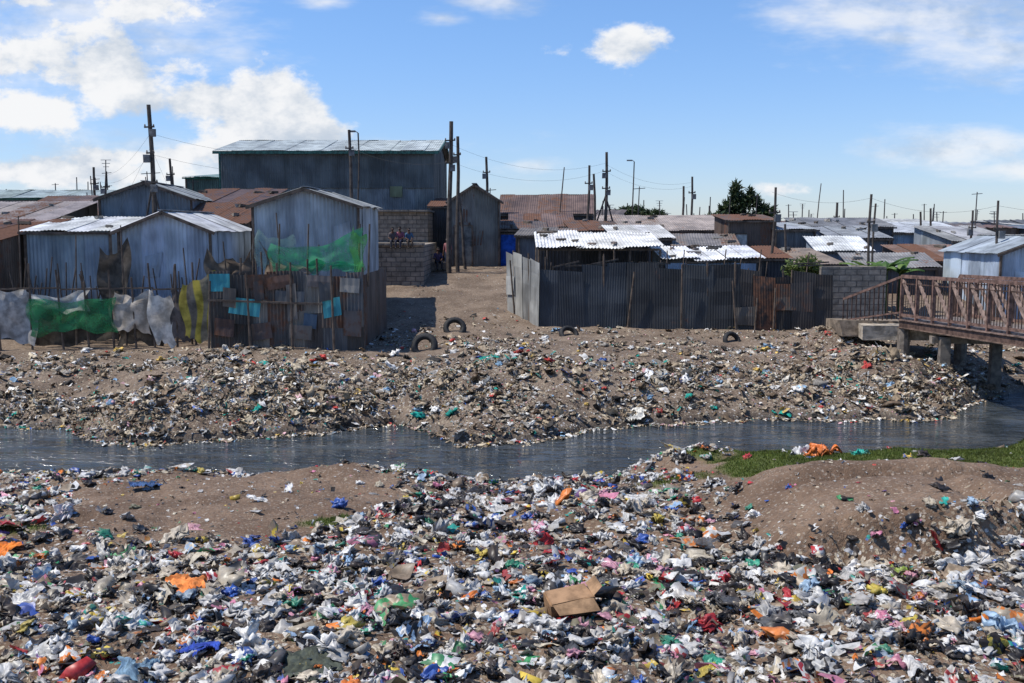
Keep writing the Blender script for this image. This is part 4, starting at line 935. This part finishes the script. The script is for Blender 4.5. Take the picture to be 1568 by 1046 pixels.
# ---------------------------------------------------------------- sky, sun, camera
sv=Vector((-.50,-.03,.86)).normalized(); el=math.asin(sv.z); az=math.atan2(sv.x,sv.y)
w=bpy.data.worlds.new('World'); S.world=w; w.use_nodes=True; w.node_tree.nodes.clear(); N=NT(w.node_tree)
w.cycles.sampling_method='MANUAL'; w.cycles.sample_map_resolution=256
sky=N.n('ShaderNodeTexSky',sky_type='NISHITA'); sky.sun_disc=False; sky.sun_elevation=el; sky.sun_rotation=az; sky.altitude=0; sky.air_density=1.0; sky.dust_density=.2; sky.ozone_density=3.5
gen=N.n('ShaderNodeTexCoord').outputs['Generated']
sp=N.n('ShaderNodeSeparateXYZ',{0:gen}); yy=N.m('MAXIMUM',sp.outputs[1],.02)
U=N.m('DIVIDE',sp.outputs[0],yy); Wc=N.m('DIVIDE',sp.outputs[2],yy)
uv=N.n('ShaderNodeCombineXYZ',{0:U,1:Wc,2:0.0}).outputs[0]
uvs=N.scale(uv,1,1.5,1)
nf=N.noise(uvs,11,7,.60).outputs[0]; nzb=N.noise(uvs,4.5,2,.5)
wisp=N.noise(N.scale(uv,.7,2.2,1),7,5,.64).outputs[0]
def blobs(lst):
    cur=None
    for px,py,rx,ry,wt in lst:
        a=N.m('DIVIDE',N.m('SUBTRACT',U,(px-784)/1540),rx/1540); b=N.m('DIVIDE',N.m('SUBTRACT',Wc,(350-py)/1540),ry/1540)
        q=N.m('SUBTRACT',wt,N.m('SQRT',N.m('ADD',N.m('MULTIPLY',a,a),N.m('MULTIPLY',b,b))))
        cur=q if cur is None else N.m('MAXIMUM',cur,q)
    return cur
cum=blobs([(30,95,170,66,1.1),(170,120,180,60,1.1),(60,165,200,46,1.0),(300,160,160,44,1.1),(415,175,72,58,1.45),(440,215,120,36,1.1),(270,20,100,36,.9),(60,15,120,26,.7),(935,80,74,30,1.0),(60,262,300,34,1.0),(250,240,180,30,.95),(1180,292,60,16,.8)])
cir=blobs([(1470,25,260,75,1.3),(1510,95,160,42,1.35),(1300,40,90,40,.9),(1450,235,170,32,1.2),(1550,265,110,26,1.2),(680,38,70,20,1.0),(760,15,90,28,1.0),(820,255,70,18,.9),(510,15,80,18,.9),(250,255,540,60,1.1),(600,230,220,35,.7),(110,60,300,120,1.1)])
d1=N.rng(N.m('ADD',cum,N.m('MULTIPLY',N.m('SUBTRACT',nf,.5),4.2)),.0,.65)
d2=N.m('MULTIPLY',N.rng(N.m('ADD',cir,N.m('MULTIPLY',N.m('SUBTRACT',wisp,.5),3.4)),.0,1.25),.78)
dens=N.m('MAXIMUM',d1,d2)
nfo=N.noise(N.n('ShaderNodeVectorMath',{0:uvs,1:(-.015,.030,0)},operation='ADD').outputs[0],11,5,.60).outputs[0]
shade=N.rng(N.m('ADD',N.m('SUBTRACT',nfo,nf),N.m('MULTIPLY',N.m('SUBTRACT',nzb.outputs[0],.5),.6)),-.10,.20)
K_=7.8
cloudc=N.mix(shade,(.97*K_,.98*K_,1.0*K_),(.60*K_,.68*K_,.79*K_))
hz=N.rng(sp.outputs[2],.0,.26)
tint=N.mix(1.0,sky.outputs[0],N.mix(hz,(.84,.93,1.22),(.90,1.10,1.36)),'MULTIPLY')
fin=N.mix(dens,tint,cloudc)
bg=N.n('ShaderNodeBackground',{'Color':fin,'Strength':.122}); o=N.n('ShaderNodeOutputWorld'); link(N,bg.outputs[0],o.inputs[0])
sl=bpy.data.lights.new('sun','SUN'); sl.energy=5.0; sl.angle=math.radians(.5); sl.color=(1,.95,.87)
so=bpy.data.objects.new('sun',sl); so.rotation_euler=sv.to_track_quat('Z','Y').to_euler(); COL.objects.link(so)
cd=bpy.data.cameras.new('camera'); cd.sensor_width=36; cd.lens=36*1540/1568; cd.clip_end=8000; cd.clip_start=.1
co=bpy.data.objects.new('camera',cd); co.location=(0,0,4.8); co.rotation_euler=(math.radians(90-6.4),0,0); COL.objects.link(co); S.camera=co
